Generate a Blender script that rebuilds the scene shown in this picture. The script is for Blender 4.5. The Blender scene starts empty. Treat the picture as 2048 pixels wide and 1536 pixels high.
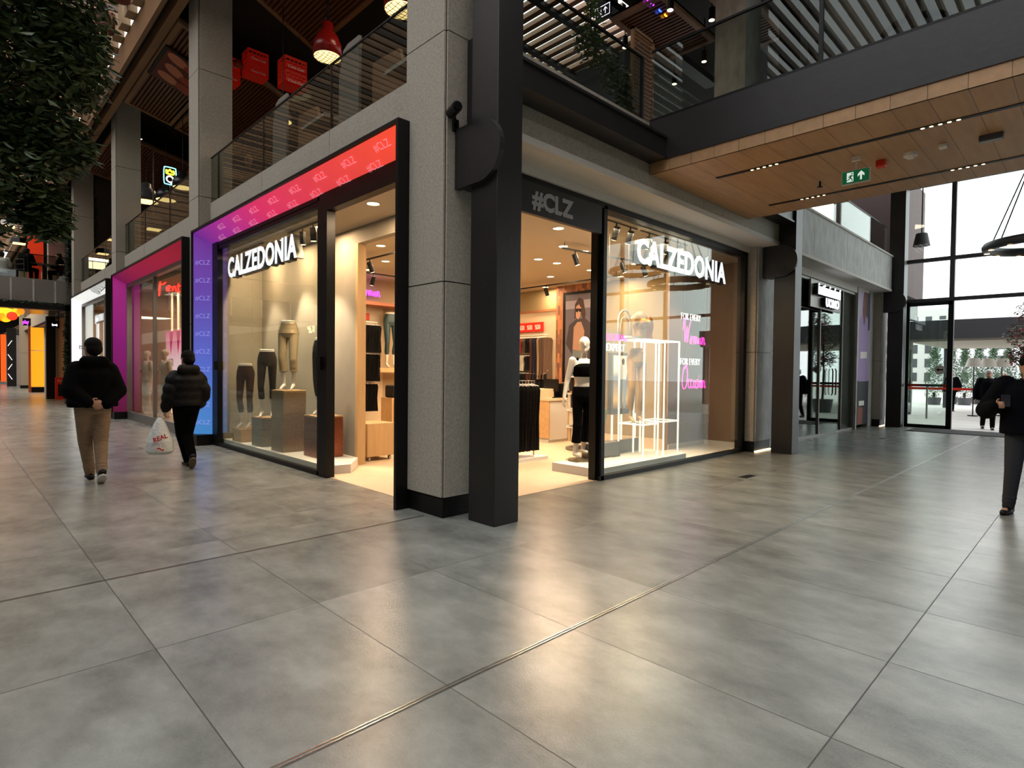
import bpy, bmesh, math, random
from mathutils import Vector, Matrix
random.seed(7)
C = bpy.context.scene
COL = C.collection
PI = math.pi
# ---------------------------------------------------------------- camera
CZ = 1.45
cam = bpy.data.cameras.new('camera'); camo = bpy.data.objects.new('camera', cam); COL.objects.link(camo)
yaw, pit, rol = math.radians(45.618), math.radians(-1.2433), math.radians(0.6029)
fw = Vector((math.cos(yaw)*math.cos(pit), math.sin(yaw)*math.cos(pit), math.sin(pit)))
rt = Vector((math.sin(yaw), -math.cos(yaw), 0)); up = rt.cross(fw)
r2 = rt*math.cos(rol)+up*math.sin(rol); u2 = -rt*math.sin(rol)+up*math.cos(rol)
M = Matrix((r2, u2, -fw)).transposed().to_4x4(); M.translation = Vector((0, 0, CZ))
camo.matrix_world = M
cam.sensor_fit = 'HORIZONTAL'; cam.sensor_width = 36; cam.lens = 36*1155.75/2048
cam.clip_start = .05; cam.clip_end = 400
C.camera = camo
# ---------------------------------------------------------------- view, sky, large lights
C.view_settings.view_transform = 'Standard'; C.view_settings.look = 'None'
C.view_settings.exposure = 0.0; C.view_settings.gamma = 1.0; C.view_settings.use_curve_mapping = False
w = bpy.data.worlds.new('sky'); C.world = w; w.use_nodes = True
nt = w.node_tree; bg = nt.nodes['Background']
tc = nt.nodes.new('ShaderNodeTexCoord'); nz = nt.nodes.new('ShaderNodeTexNoise'); nz.inputs['Scale'].default_value = 2.2
cr = nt.nodes.new('ShaderNodeValToRGB')
cr.color_ramp.elements[0].position = .3; cr.color_ramp.elements[0].color = (.86, .91, .97, 1)
cr.color_ramp.elements[1].position = .7; cr.color_ramp.elements[1].color = (1, 1, 1, 1)
nt.links.new(tc.outputs['Generated'], nz.inputs['Vector']); nt.links.new(nz.outputs['Fac'], cr.inputs['Fac'])
nt.links.new(cr.outputs['Color'], bg.inputs['Color']); bg.inputs['Strength'].default_value = 3.45
cy = C.cycles
cy.max_bounces = 7; cy.diffuse_bounces = 3; cy.glossy_bounces = 4; cy.transmission_bounces = 4; cy.transparent_max_bounces = 20
cy.use_denoising = True; cy.sample_clamp_indirect = 6; cy.caustics_reflective = False; cy.caustics_refractive = False
def light(name, kind, loc, energy, col=(1, 1, 1), size=.3, size_y=None, rot=(0, 0, 0), parent=None, spot=None, blend=.5):
    l = bpy.data.lights.new(name, kind); l.energy = energy; l.color = col
    if kind == 'AREA':
        l.size = size
        if size_y: l.shape = 'RECTANGLE'; l.size_y = size_y
        else: l.shape = 'DISK'
    elif kind == 'SPOT': l.spot_size = math.radians(spot or 60); l.spot_blend = blend; l.shadow_soft_size = size
    else: l.shadow_soft_size = size
    o = bpy.data.objects.new(name, l); COL.objects.link(o); o.location = loc; o.rotation_euler = rot
    if parent: o.parent = parent
    return o
def aim(o, target):
    d = Vector(target)-o.location; o.rotation_euler = d.to_track_quat('-Z', 'Y').to_euler()
# ---------------------------------------------------------------- helpers
def S(h):
    h = h.lstrip('#'); v = [int(h[i:i+2], 16)/255 for i in (0, 2, 4)]
    return tuple(x/12.92 if x <= .04045 else ((x+.055)/1.055)**2.4 for x in v)+(1,)
MATS = {}
def mat(name, col='808080', rough=.5, metal=0, emit=None, es=1, noise=0, nscale=20, bump=0, bscale=60, stretch=None, spec=.5, rnoise=0, sheen=0):
    if name in MATS: return MATS[name]
    m = bpy.data.materials.new(name); m.use_nodes = True; n = m.node_tree.nodes; L = m.node_tree.links
    b = n['Principled BSDF']; c = S(col) if isinstance(col, str) else col
    b.inputs['Base Color'].default_value = c; b.inputs['Roughness'].default_value = rough
    b.inputs['Metallic'].default_value = metal; b.inputs['Specular IOR Level'].default_value = spec
    if sheen: b.inputs['Sheen Weight'].default_value = sheen
    if emit:
        b.inputs['Emission Color'].default_value = S(emit); b.inputs['Emission Strength'].default_value = es
    t = n.new('ShaderNodeTexCoord'); mp = n.new('ShaderNodeMapping'); L.new(t.outputs['Object'], mp.inputs['Vector'])
    if stretch: mp.inputs['Scale'].default_value = stretch
    if noise or rnoise:
        z = n.new('ShaderNodeTexNoise'); z.inputs['Scale'].default_value = nscale; z.inputs['Detail'].default_value = 5
        L.new(mp.outputs['Vector'], z.inputs['Vector'])
        if noise:
            mr = n.new('ShaderNodeMapRange'); mr.inputs['From Min'].default_value = .3; mr.inputs['From Max'].default_value = .7
            mr.inputs['To Min'].default_value = 1-noise; mr.inputs['To Max'].default_value = 1+noise
            L.new(z.outputs['Fac'], mr.inputs['Value'])
            mx = n.new('ShaderNodeVectorMath'); mx.operation = 'SCALE'; mx.inputs[0].default_value = c[:3]
            L.new(mr.outputs['Result'], mx.inputs['Scale']); L.new(mx.outputs['Vector'], b.inputs['Base Color'])
        if rnoise:
            mr = n.new('ShaderNodeMapRange'); mr.inputs['To Min'].default_value = rough-rnoise; mr.inputs['To Max'].default_value = rough+rnoise
            L.new(z.outputs['Fac'], mr.inputs['Value']); L.new(mr.outputs['Result'], b.inputs['Roughness'])
    if bump:
        z2 = n.new('ShaderNodeTexNoise'); z2.inputs['Scale'].default_value = bscale; z2.inputs['Detail'].default_value = 4
        L.new(mp.outputs['Vector'], z2.inputs['Vector'])
        bp = n.new('ShaderNodeBump'); bp.inputs['Strength'].default_value = bump; bp.inputs['Distance'].default_value = .02
        L.new(z2.outputs['Fac'], bp.inputs['Height']); L.new(bp.outputs['Normal'], b.inputs['Normal'])
    MATS[name] = m
    return m
def glassmat(name, tint='FFFFFF', refl=1.0, base=.045):
    m = bpy.data.materials.new(name); m.use_nodes = True; n = m.node_tree.nodes; L = m.node_tree.links
    n.remove(n['Principled BSDF']); out = n['Material Output']
    tr = n.new('ShaderNodeBsdfTransparent'); tr.inputs['Color'].default_value = S(tint)
    gl = n.new('ShaderNodeBsdfGlossy'); gl.inputs['Roughness'].default_value = .0; gl.inputs['Color'].default_value = (.95, 1, .98, 1)
    lw = n.new('ShaderNodeLayerWeight'); p = n.new('ShaderNodeMath'); p.operation = 'POWER'; p.inputs[1].default_value = 4.0
    L.new(lw.outputs['Facing'], p.inputs[0]); lw.inputs['Blend'].default_value = .5
    a = n.new('ShaderNodeMath'); a.operation = 'MULTIPLY_ADD'; a.inputs[1].default_value = .85*refl; a.inputs[2].default_value = base*refl
    L.new(p.outputs[0], a.inputs[0]); mx = n.new('ShaderNodeMixShader')
    L.new(a.outputs[0], mx.inputs['Fac']); L.new(tr.outputs[0], mx.inputs[1]); L.new(gl.outputs[0], mx.inputs[2]); L.new(mx.outputs[0], out.inputs['Surface'])
    MATS[name] = m
    return m
class MB:
    def __init__(s): s.v = []; s.f = []
    def add(s, vs, fs):
        o = len(s.v); s.v += [tuple(v) for v in vs]; s.f += [tuple(i+o for i in f) for f in fs]; return s
    def box(s, x0, x1, y0, y1, z0, z1):
        x0, x1 = sorted((x0, x1)); y0, y1 = sorted((y0, y1)); z0, z1 = sorted((z0, z1))
        return s.add([(x0, y0, z0), (x1, y0, z0), (x1, y1, z0), (x0, y1, z0), (x0, y0, z1), (x1, y0, z1), (x1, y1, z1), (x0, y1, z1)],
                     [(3, 2, 1, 0), (4, 5, 6, 7), (0, 1, 5, 4), (1, 2, 6, 5), (2, 3, 7, 6), (3, 0, 4, 7)])
    def prism(s, poly, d):           # polygon (3d points) extruded by vector d
        n = len(poly); d = Vector(d); a = [Vector(p) for p in poly]; b = [p+d for p in a]
        return s.add(a+b, [tuple(range(n))[::-1], tuple(range(n, 2*n))]+[(i, (i+1) % n, (i+1) % n+n, i+n) for i in range(n)])
    def tube(s, pts, r, n=8, closed=False):
        pts = [Vector(p) for p in pts]; m = len(pts); rings = []
        rr = r if isinstance(r, (list, tuple)) else [r]*m
        prev = None
        for i, p in enumerate(pts):
            if closed: t = pts[(i+1) % m]-pts[i-1]
            else: t = pts[min(i+1, m-1)]-pts[max(i-1, 0)]
            if t.length < 1e-9: t = Vector((0, 0, 1))
            t.normalize()
            if prev is None: a = t.orthogonal().normalized()
            else:
                a = prev-t*prev.dot(t)
                a = a.normalized() if a.length > 1e-6 else t.orthogonal().normalized()
            prev = a; b = t.cross(a)
            rings.append([p+(a*math.cos(k*2*PI/n)+b*math.sin(k*2*PI/n))*rr[i] for k in range(n)])
        vs = [v for q in rings for v in q]; fs = []
        for i in range(m if closed else m-1):
            j = (i+1) % m
            for k in range(n): fs.append((i*n+k, i*n+(k+1) % n, j*n+(k+1) % n, j*n+k))
        if not closed: fs += [tuple(range(n))[::-1], tuple(range((m-1)*n, m*n))]
        return s.add(vs, fs)
    def cap(s, a, b, ra, rb, n=14):  # tapered limb with round ends
        a = Vector(a); b = Vector(b); t = (b-a); L = t.length; t = t.normalized() if L > 1e-6 else Vector((0, 0, 1))
        P = []; R = []
        for k in range(4): q = (k+.25)/4*PI/2; P.append(a-t*ra*math.cos(q)); R.append(ra*math.sin(q))
        P.append(a); R.append(ra); P.append(b); R.append(rb)
        for k in range(3, -1, -1): q = (k+.25)/4*PI/2; P.append(b+t*rb*math.cos(q)); R.append(rb*math.sin(q))
        return s.tube(P, R, n)
    def loft(s, rings, n=24, p=2.0):  # rings (x,y,z,rx,ry) stacked
        vs = []
        for (x, y, z, rx, ry) in rings:
            for k in range(n):
                a = 2*PI*k/n; c_, s_ = math.cos(a), math.sin(a)
                vs.append((x+rx*math.copysign(abs(c_)**(2/p), c_), y+ry*math.copysign(abs(s_)**(2/p), s_), z))
        fs = []; m = len(rings)
        for i in range(m-1):
            for k in range(n): fs.append((i*n+k, i*n+(k+1) % n, (i+1)*n+(k+1) % n, (i+1)*n+k))
        fs += [tuple(range(n))[::-1], tuple(range((m-1)*n, m*n))]
        return s.add(vs, fs)
    def ball(s, c, r, n=12):
        rx, ry, rz = r if isinstance(r, (tuple, list)) else (r, r, r)
        R = []
        for k in range(n+1):
            q = -PI/2+PI*(k+.001)/(n+.002); R.append((c[0], c[1], c[2]+rz*math.sin(q), rx*math.cos(q), ry*math.cos(q)))
        return s.loft(R, n*2)
    def cyl(s, c, r, z0, z1, n=20, r2=None):
        return s.loft([(c[0], c[1], z0, r, r), (c[0], c[1], z1, r2 or r, r2 or r)], n)
    def disc(s, c, r, z, n=20):
        return s.add([(c[0]+r*math.cos(2*PI*k/n), c[1]+r*math.sin(2*PI*k/n), z) for k in range(n)], [tuple(range(n))[::-1]])
    def build(s, name, m, parent=None, smooth=False, bev=0, mods=None):
        me = bpy.data.meshes.new(name)
        o = Vector((0, 0, 0)); q = parent
        while q: o += q.location; q = q.parent
        me.from_pydata([(v[0]-o.x, v[1]-o.y, v[2]-o.z) for v in s.v], [], s.f); me.update()
        if smooth: me.polygons.foreach_set('use_smooth', [True]*len(me.polygons))
        ms = m if isinstance(m, (list, tuple)) else [m]
        for k in ms: me.materials.append(k)
        ob = bpy.data.objects.new(name, me); COL.objects.link(ob); ob.parent = parent
        if bev:
            b = ob.modifiers.new('bevel', 'BEVEL'); b.width = bev; b.segments = 2; b.limit_method = 'ANGLE'
        return ob
def fused(mb, name, m, parent=None, voxel=.012, it=4):   # closed shells grown into one continuous skin
    t = mb.build(name, m, parent); t.parent = None
    r = t.modifiers.new('r', 'REMESH'); r.mode = 'VOXEL'; r.voxel_size = voxel; r.use_smooth_shade = True
    q = t.modifiers.new('s', 'SMOOTH'); q.factor = .5; q.iterations = it
    dg = bpy.context.evaluated_depsgraph_get(); dg.update()
    me = bpy.data.meshes.new_from_object(t.evaluated_get(dg)); old = t.data
    t.modifiers.clear(); t.data = me; bpy.data.meshes.remove(old); t.parent = parent
    me.polygons.foreach_set('use_smooth', [True]*len(me.polygons))
    if not me.materials: me.materials.append(m)
    return t
def tag(o, label=None, cat=None, group=None, kind=None):
    if label: o['label'] = label
    if cat: o['category'] = cat
    if group: o['group'] = group
    if kind: o['kind'] = kind
    return o
def thing(name, label, cat, loc=(0, 0, 0), group=None):
    o = bpy.data.objects.new(name, None); COL.objects.link(o); o.location = loc; o.empty_display_size = .1
    return tag(o, label, cat, group)
def struct(name, mb, m, label=None, **k):
    return tag(mb.build(name, m, **k), label, None, None, 'structure')
def copy_tree(o, parent=None):
    c = o.copy(); COL.objects.link(c)
    if parent: c.parent = parent
    for ch in list(o.children): copy_tree(ch, c)
    return c
def dup(o, loc, rz=None, label=None, group=None, sc=None):
    c = copy_tree(o); c.location = loc
    if rz is not None: c.rotation_euler = (0, 0, rz)
    if sc: c.scale = (sc, sc, sc) if not isinstance(sc, tuple) else sc
    if label: c['label'] = label
    if group: c['group'] = group
    return c
def text(s, size, m, origin, right, upv, parent=None, name='lettering', ext=.002, off=0, align='LEFT', xs=1.0, shear=0, merge=None, sp=1.0):
    cu = bpy.data.curves.new('t', 'FONT'); cu.body = s; cu.size = size; cu.extrude = ext; cu.offset = off; cu.align_x = align; cu.shear = shear; cu.space_character = sp
    cu.resolution_u = 3
    t = bpy.data.objects.new('t', cu); COL.objects.link(t)
    dg = bpy.context.evaluated_depsgraph_get(); dg.update()
    me = bpy.data.meshes.new_from_object(t.evaluated_get(dg)); bpy.data.objects.remove(t)
    R = Vector(right).normalized(); U = Vector(upv).normalized(); N = R.cross(U); O = Vector(origin)
    vs = [O+R*v.co.x*xs+U*v.co.y+N*v.co.z for v in me.vertices]; fs = [tuple(p.vertices) for p in me.polygons]
    mb = merge or MB(); mb.add(vs, fs)
    if merge: return mb
    return mb.build(name, m, parent)
def strokes(lines, size, m, origin, right, upv, r, parent=None, name='neon_tube', n=6, sub=4):
    mb = MB(); R = Vector(right); U = Vector(upv); O = Vector(origin)
    for ln in lines:
        P = [O+R*x*size+U*y*size for x, y in ln]
        if len(P) > 2:
            Q = []
            for i in range(len(P)-1):
                p0, p1, p2, p3 = P[max(i-1, 0)], P[i], P[i+1], P[min(i+2, len(P)-1)]
                for k in range(sub):
                    t = k/sub; Q.append(.5*((2*p1)+(p2-p0)*t+(2*p0-5*p1+4*p2-p3)*t*t+(3*p1-p0-3*p2+p3)*t**3))
            Q.append(P[-1]); P = Q
        mb.tube(P, r, n)
    return mb.build(name, m, parent, smooth=True)
XR, YR, ZU = (1, 0, 0), (0, -1, 0), (0, 0, 1)   # reading directions: right facade runs +X, left facade reads towards -Y
# ---------------------------------------------------------------- materials
m_black = mat('black_metal', '060606', .45, spec=.3)
m_steel = mat('anthracite_steel', '211E1E', .42, noise=.12, nscale=3, bump=.08, bscale=14)
m_panel = mat('grey_fibre_cement', 'ADA698', .75, noise=.16, nscale=38, bump=.1, bscale=90)
m_panel2 = mat('pale_concrete_panel', 'B8B8B4', .7, noise=.18, nscale=7, stretch=(1, 1, .5), bump=.06, bscale=60)
m_plaster = mat('white_plaster', 'DAD6CE', .8, noise=.02)
m_white = mat('white_paint', 'E4E0D8', .6)
m_dark = mat('dark_ceiling', '14110F', .8)
m_brown = mat('dark_brown_wall', '3A2A20', .7, noise=.2, nscale=4)
m_glass = glassmat('window_glass', 'F6F8F4', .85, .032)
m_clear = glassmat('clear_glass', 'F4F8F6', .6, .03)
m_rail = glassmat('railing_glass', 'D0D4D0', .7, .035)
m_chrome = mat('steel_strip', 'B8B4AE', .25, 1)
m_alu = mat('aluminium_frame', '84817C', .4, .6)
m_mull = mat('dark_grey_mullion', '4C4C50', .45, .2)
m_manq = mat('matte_white_mannequin', 'E6DFD2', .45)
m_skin = mat('skin', 'B98C72', .55, noise=.04)
m_hair = mat('dark_hair', '0C0908', .75, spec=.15, bump=.4, bscale=200)
m_warm = mat('warm_lamp_lens', 'FFFFFF', .5, emit='FFE2B0', es=9)
m_warm2 = mat('warm_led_dot', 'FFFFFF', .5, emit='FFD9A0', es=5)
m_cool = mat('white_lit_letters', 'FFFFFF', .5, emit='F4F2FF', es=1.5)
m_neonp = mat('pink_neon', 'FF60C8', .5, emit='FF30B0', es=2.4)
m_neonw = mat('white_neon', 'FFFFFF', .5, emit='F4F2FF', es=1.25)
m_neonv = mat('violet_neon', 'D060FF', .5, emit='C040FF', es=2)
m_neonr = mat('red_neon', 'FF4030', .5, emit='FF3A2A', es=3)
m_leaf = mat('green_leaves', '3E522F', .45, noise=.4, nscale=3)
m_leafd = mat('dark_green_leaves', '24351B', .5, noise=.4, nscale=4)
m_bark = mat('bark', '3A2C22', .9, noise=.3, nscale=10, bump=.5, bscale=30)
m_redp = mat('red_plastic', 'D02A14', .4)
m_blackcloth = mat('black_cloth', '040405', .9, bump=.25, bscale=25, spec=.08)
m_denim = mat('dark_denim', '23262B', .85, bump=.3, bscale=30)
m_khaki = mat('khaki_cloth', '8C7862', .9, noise=.10, nscale=12, bump=1.0, bscale=11, stretch=(.7, .7, 2.2), spec=.1)
m_rubber = mat('white_rubber', 'C9C7C2', .6)
m_sole = mat('brown_rubber', '6E5B45', .7)
def woodmat(name, col, seam_axis, step, grain, var=.12, rough=.5, seam=.006, dark=.25):
    m = bpy.data.materials.new(name); m.use_nodes = True; n = m.node_tree.nodes; L = m.node_tree.links; b = n['Principled BSDF']
    b.inputs['Roughness'].default_value = rough
    g = n.new('ShaderNodeNewGeometry'); sp = n.new('ShaderNodeSeparateXYZ'); L.new(g.outputs['Position'], sp.inputs[0])
    def M_(op, a, bv=None, cc=None):
        q = n.new('ShaderNodeMath'); q.operation = op
        for i, v in enumerate((a, bv, cc)):
            if v is None: continue
            if isinstance(v, (int, float)): q.inputs[i].default_value = v
            else: L.new(v, q.inputs[i])
        return q.outputs[0]
    ax = sp.outputs[seam_axis]; d = M_('DIVIDE', ax, step); fl = M_('FLOOR', d); fr = M_('FRACT', d)
    sm = M_('LESS_THAN', fr, seam/step)
    wn = n.new('ShaderNodeTexWhiteNoise'); wn.noise_dimensions = '1D'; L.new(fl, wn.inputs['W'])
    mp = n.new('ShaderNodeMapping'); mp.inputs['Scale'].default_value = grain; L.new(g.outputs['Position'], mp.inputs['Vector'])
    z = n.new('ShaderNodeTexNoise'); z.inputs['Scale'].default_value = 1; z.inputs['Detail'].default_value = 6; L.new(mp.outputs[0], z.inputs['Vector'])
    a = M_('MULTIPLY_ADD', wn.outputs['Value'], var*2, 1-var); c2 = M_('MULTIPLY_ADD', z.outputs['Fac'], .5, .75)
    v = M_('MULTIPLY', a, c2); v = M_('MULTIPLY', v, M_('MULTIPLY_ADD', sm, dark-1, 1))
    k = n.new('ShaderNodeVectorMath'); k.operation = 'SCALE'; k.inputs[0].default_value = S(col)[:3]; L.new(v, k.inputs['Scale']); L.new(k.outputs[0], b.inputs['Base Color'])
    MATS[name] = m
    return m
m_soffit = woodmat('wood_soffit_planks', 'B08A62', 'Y', .30, (2, 14, 14), .07)
m_oak = woodmat('light_oak', 'D3AE7C', 'Z', 5, (10, 10, 1.2), .02)
m_oakw = woodmat('light_oak_flat', 'CFA878', 'Z', 5, (1.5, 12, 12), .02)
m_rwood = woodmat('roof_fascia_wood', '8E6A48', 'Y', .6, (8, 1.5, 8), .08)
m_slat = woodmat('brown_wood_slats', '6E452E', 'Z', 5, (2, 2, 10), .05)
m_plank = woodmat('hall_ceiling_planks', '5A4836', 'X', .35, (14, 2, 14), .2)
m_floorw = woodmat('timber_boards', '7C5B3C', 'Z', .16, (4, 4, 20), .25)
def floormat():
    m = bpy.data.materials.new('grey_stone_tiles'); m.use_nodes = True; n = m.node_tree.nodes; L = m.node_tree.links; b = n['Principled BSDF']
    g = n.new('ShaderNodeNewGeometry'); sp = n.new('ShaderNodeSeparateXYZ'); L.new(g.outputs['Position'], sp.inputs[0])
    def M_(op, a, bv=None, cc=None):
        q = n.new('ShaderNodeMath'); q.operation = op
        for i, v in enumerate((a, bv, cc)):
            if v is None: continue
            if isinstance(v, (int, float)): q.inputs[i].default_value = v
            else: L.new(v, q.inputs[i])
        return q.outputs[0]
    X, Y = sp.outputs['X'], sp.outputs['Y']
    u = M_('DIVIDE', M_('SUBTRACT', X, .76), .8785)
    hi = M_('GREATER_THAN', Y, 5.19)
    v = M_('DIVIDE', M_('SUBTRACT', Y, M_('MULTIPLY_ADD', hi, .97, 4.705)), 1.326)
    def line(t, wd, size):
        f = M_('FRACT', M_('ADD', t, .5)); d = M_('ABSOLUTE', M_('SUBTRACT', f, .5)); return M_('LESS_THAN', d, wd/size)
    gl = M_('MAXIMUM', line(u, .0030, .8785), line(v, .0032, 1.326))
    cx = n.new('ShaderNodeCombineXYZ'); L.new(M_('FLOOR', u), cx.inputs[0]); L.new(M_('FLOOR', v), cx.inputs[1])
    wn = n.new('ShaderNodeTexWhiteNoise'); L.new(cx.outputs[0], wn.inputs['Vector'])
    ad = n.new('ShaderNodeVectorMath'); ad.operation = 'MULTIPLY_ADD'; L.new(wn.outputs['Color'], ad.inputs[0]); ad.inputs[1].default_value = (40, 40, 40); L.new(g.outputs['Position'], ad.inputs[2])
    mp = n.new('ShaderNodeMapping'); mp.inputs['Scale'].default_value = (2.2, 1.4, 1); L.new(ad.outputs[0], mp.inputs['Vector'])
    z = n.new('ShaderNodeTexNoise'); z.inputs['Scale'].default_value = 1.4; z.inputs['Detail'].default_value = 8; z.inputs['Roughness'].default_value = .62; L.new(mp.outputs[0], z.inputs['Vector'])
    z2 = n.new('ShaderNodeTexNoise'); z2.inputs['Scale'].default_value = 90; z2.inputs['Detail'].default_value = 3; L.new(g.outputs['Position'], z2.inputs['Vector'])
    cr = n.new('ShaderNodeValToRGB'); e = cr.color_ramp.elements
    e[0].position = .3; e[0].color = S('6E6F69'); e[1].position = .72; e[1].color = S('9A9B93')
    f = M_('ADD', z.outputs['Fac'], M_('MULTIPLY_ADD', z2.outputs['Fac'], .14, -.07)); f = M_('ADD', f, M_('MULTIPLY_ADD', wn.outputs['Value'], .10, -.05))
    L.new(f, cr.inputs['Fac'])
    k = n.new('ShaderNodeVectorMath'); k.operation = 'SCALE'; L.new(cr.outputs['Color'], k.inputs[0]); L.new(M_('MULTIPLY_ADD', gl, -.72, 1), k.inputs['Scale'])
    L.new(k.outputs[0], b.inputs['Base Color'])
    L.new(M_('MULTIPLY_ADD', gl, .3, .27), b.inputs['Roughness'])
    b.inputs['Specular IOR Level'].default_value = .5
    bp = n.new('ShaderNodeBump'); bp.inputs['Strength'].default_value = .06; bp.inputs['Distance'].default_value = .01; L.new(z2.outputs['Fac'], bp.inputs['Height']); L.new(bp.outputs[0], b.inputs['Normal'])
    MATS['floor'] = m
    return m
m_floor = floormat()
m_shopfloor = mat('beige_shop_tile', 'CDB79A', .45, noise=.06, nscale=6)
def rampmat(name, axis, p0, p1, cols, es, base=None):   # backlit fabric whose dyed colour runs along one axis
    m = bpy.data.materials.new(name); m.use_nodes = True; n = m.node_tree.nodes; L = m.node_tree.links; b = n['Principled BSDF']
    g = n.new('ShaderNodeNewGeometry'); sp = n.new('ShaderNodeSeparateXYZ'); L.new(g.outputs['Position'], sp.inputs[0])
    mr = n.new('ShaderNodeMapRange'); mr.inputs['From Min'].default_value = p0; mr.inputs['From Max'].default_value = p1; L.new(sp.outputs[axis], mr.inputs['Value'])
    cr = n.new('ShaderNodeValToRGB'); e = cr.color_ramp.elements
    for i, (p, c) in enumerate(cols):
        q = e[i] if i < 2 else e.new(p)
        q.position = p; q.color = S(c)
    L.new(mr.outputs[0], cr.inputs['Fac']); L.new(cr.outputs['Color'], b.inputs['Base Color']); L.new(cr.outputs['Color'], b.inputs['Emission Color'])
    b.inputs['Emission Strength'].default_value = es; b.inputs['Roughness'].default_value = .7
    MATS[name] = m
    return m
# ================================================================ SETTING
struct('floor', MB().box(-9, 19.6, -9, 80, -.12, 0), m_floor, 'grey stone tile floor of the mall')
struct('ground', MB().box(19.6, 90, -60, 60, -.14, -.02), mat('pale_paving', 'B9B6B0', .8, noise=.1, nscale=1), 'pale paving outside the entrance')
struct('shop_floor', MB().box(3.66, 11.3, 5.12, 12.2, 0, .004).box(4.20, 11.3, 4.71, 5.12, 0, .004), m_shopfloor, 'beige tile floor of the corner shop')
for nm, (y0, x0, x1) in {'metal_strip': (2.07, -8, 19.4), 'metal_strip ': (4.71, -8, 3.4)}.items():
    mb = MB().box(x0, x1, y0-.012, y0-.006, 0, .003).box(x0, x1, y0+.006, y0+.012, 0, .003)
    tag(mb.build('expansion_strip', m_chrome), 'long thin metal expansion strip across the floor '+('running under the shop corner towards the left' if y0 > 4 else 'running towards the glass entrance'), 'floor strip')
# --- grey clad pillars along the left shops
PIL = [12.10, 19.58, 27.08, 34.58, 49.58]
def pillar(x0, x1, y0, y1, z1, joints, nm='pillar', lab=None, left_only=False):
    r = MB().box(x0+.02, x1-.01, y0+.02, y1-.01, 0, z1).build(nm, m_black)
    tag(r, lab, 'pillar')
    zs = [.20]+[j for j in joints if j < z1]+[z1]
    for a, b in zip(zs, zs[1:]):
        MB().box(x0, x0+.03, y0+.025, y1, a+.006, b-.006).build('cladding_panel', m_panel, r)
        MB().box(x0+.025, x1, y0, y0+.03, a+.006, b-.006).build('cladding_panel', m_panel, r)
    MB().box(x0+.01, x1, y0+.01, y1, .025, .19).build('plinth', m_black, r, bev=.004)
    MB().box(x0+.03, x1, y0+.04, y1-.05, .004, .022).build('floor_light', m_warm2, r)
    return r
pillar(3.45, 4.20, 4.48, 5.14, 9.0, [2.32, 4.73, 7.13], lab='grey clad corner pillar beside the black steel column')
for i, y in enumerate(PIL):
    pillar(3.45, 4.06, y, y+.6, 9.0, [2.32, 4.73, 7.13], lab=['grey clad pillar between the blue and pink frames', 'grey clad pillar between the pink and white frames', 'grey clad pillar behind the planted frame', 'grey clad pillar past the bridge', 'farthest grey pillar on the left'][i])
# --- slab edge panels above left shops
ys = [5.14]+PIL
for i in range(5):
    a = (5.14 if i == 0 else PIL[i-1]+.6); b = PIL[i]
    mb = MB(); n = 3; st = (b-a)/n
    js = [a, a+2.1, a+4.39, b] if i == 0 else [a+k*st for k in range(n+1)]
    for p, q in zip(js, js[1:]): mb.box(3.65, 3.72, p+.006, q-.006, 3.8, 4.62)
    struct('trim_%d' % (i+1), mb, m_panel, 'grey cladding band above shop %d' % (i+1))
    struct('slab_edge', MB().box(3.72, 3.95, a, b, 3.70, 4.60), m_black)
    # glass railing of the upper floor
    g = MB().box(3.675, 3.687, a, b, 4.62, 5.5).build('glass_railing', m_rail)
    tag(g, ['glass railing on the band above the corner shop', 'glass railing above the pink framed shop', 'glass railing above the white framed shop', 'glass railing past the bridge', 'glass railing further down the alley', 'farthest glass railing'][i], 'railing')
    MB().box(3.668, 3.694, a, b, 5.485, 5.505).build('top_rail', m_black, g)
    for y in js[1:-1]+[b-.4]: MB().box(3.67, 3.70, y-.014, y+.014, 4.62, 5.5).build('post', m_black, g)
# upper floor slab
struct('floor_upper', MB().box(3.95, 19.5, 4.40, 79, 4.3, 4.6), m_floorw, 'timber boards of the upper floor')
struct('slab_fill', MB().box(3.95, 19.5, 12.32, 60, 3.9, 4.3).box(11.35, 19.5, 4.9, 12.32, 3.9, 4.3), m_dark)
# --- corner shop shell
struct('ceiling_shop', MB().box(3.72, 11.3, 5.14, 12.3, 3.6, 3.68).box(4.2, 11.3, 4.8, 5.14, 3.6, 3.68), mat('shop_ceiling', 'CDBFA8', .85), 'cream shop ceiling')
struct('wall_far', MB().box(11.18, 11.3, 4.8, 12.3, 0, 3.6), mat('olive_beige_wall', '9C8A66', .8), 'olive beige side wall of the shop')
struct('wall_back', MB().box(4.0, 11.3, 12.2, 12.32, 0, 3.6), mat('beige_wall', 'B59E7C', .8), 'beige rear wall of the shop')
struct('wall_display', MB().box(4.45, 4.57, 7.95, 12.1, 0, 3.6).box(4.45, 4.57, 5.14, 7.95, 3.36, 3.6).box(3.72, 4.45, 11.6, 12.1, 0, 3.6), mat('taupe_wall', 'A39B8B', .8, noise=.03, nscale=5), 'taupe wall behind the left display')
struct('trim_oak', MB().box(4.44, 4.58, 7.88, 7.95, 0, 3.36), m_oak, 'oak end of the display wall')
struct('wall_window_right', MB().box(9.55, 11.0, 5.62, 5.70, 0, 3.6).box(10.92, 11.0, 4.8, 5.62, 0, 3.6), mat('brown_beige_panel', '8E7662', .7), 'brown lining of the right display window')
struct('baseboard_right', MB().box(9.55, 10.92, 5.6, 5.62, 0, .12).box(10.9, 10.92, 4.8, 5.6, 0, .12), m_white)
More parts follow.
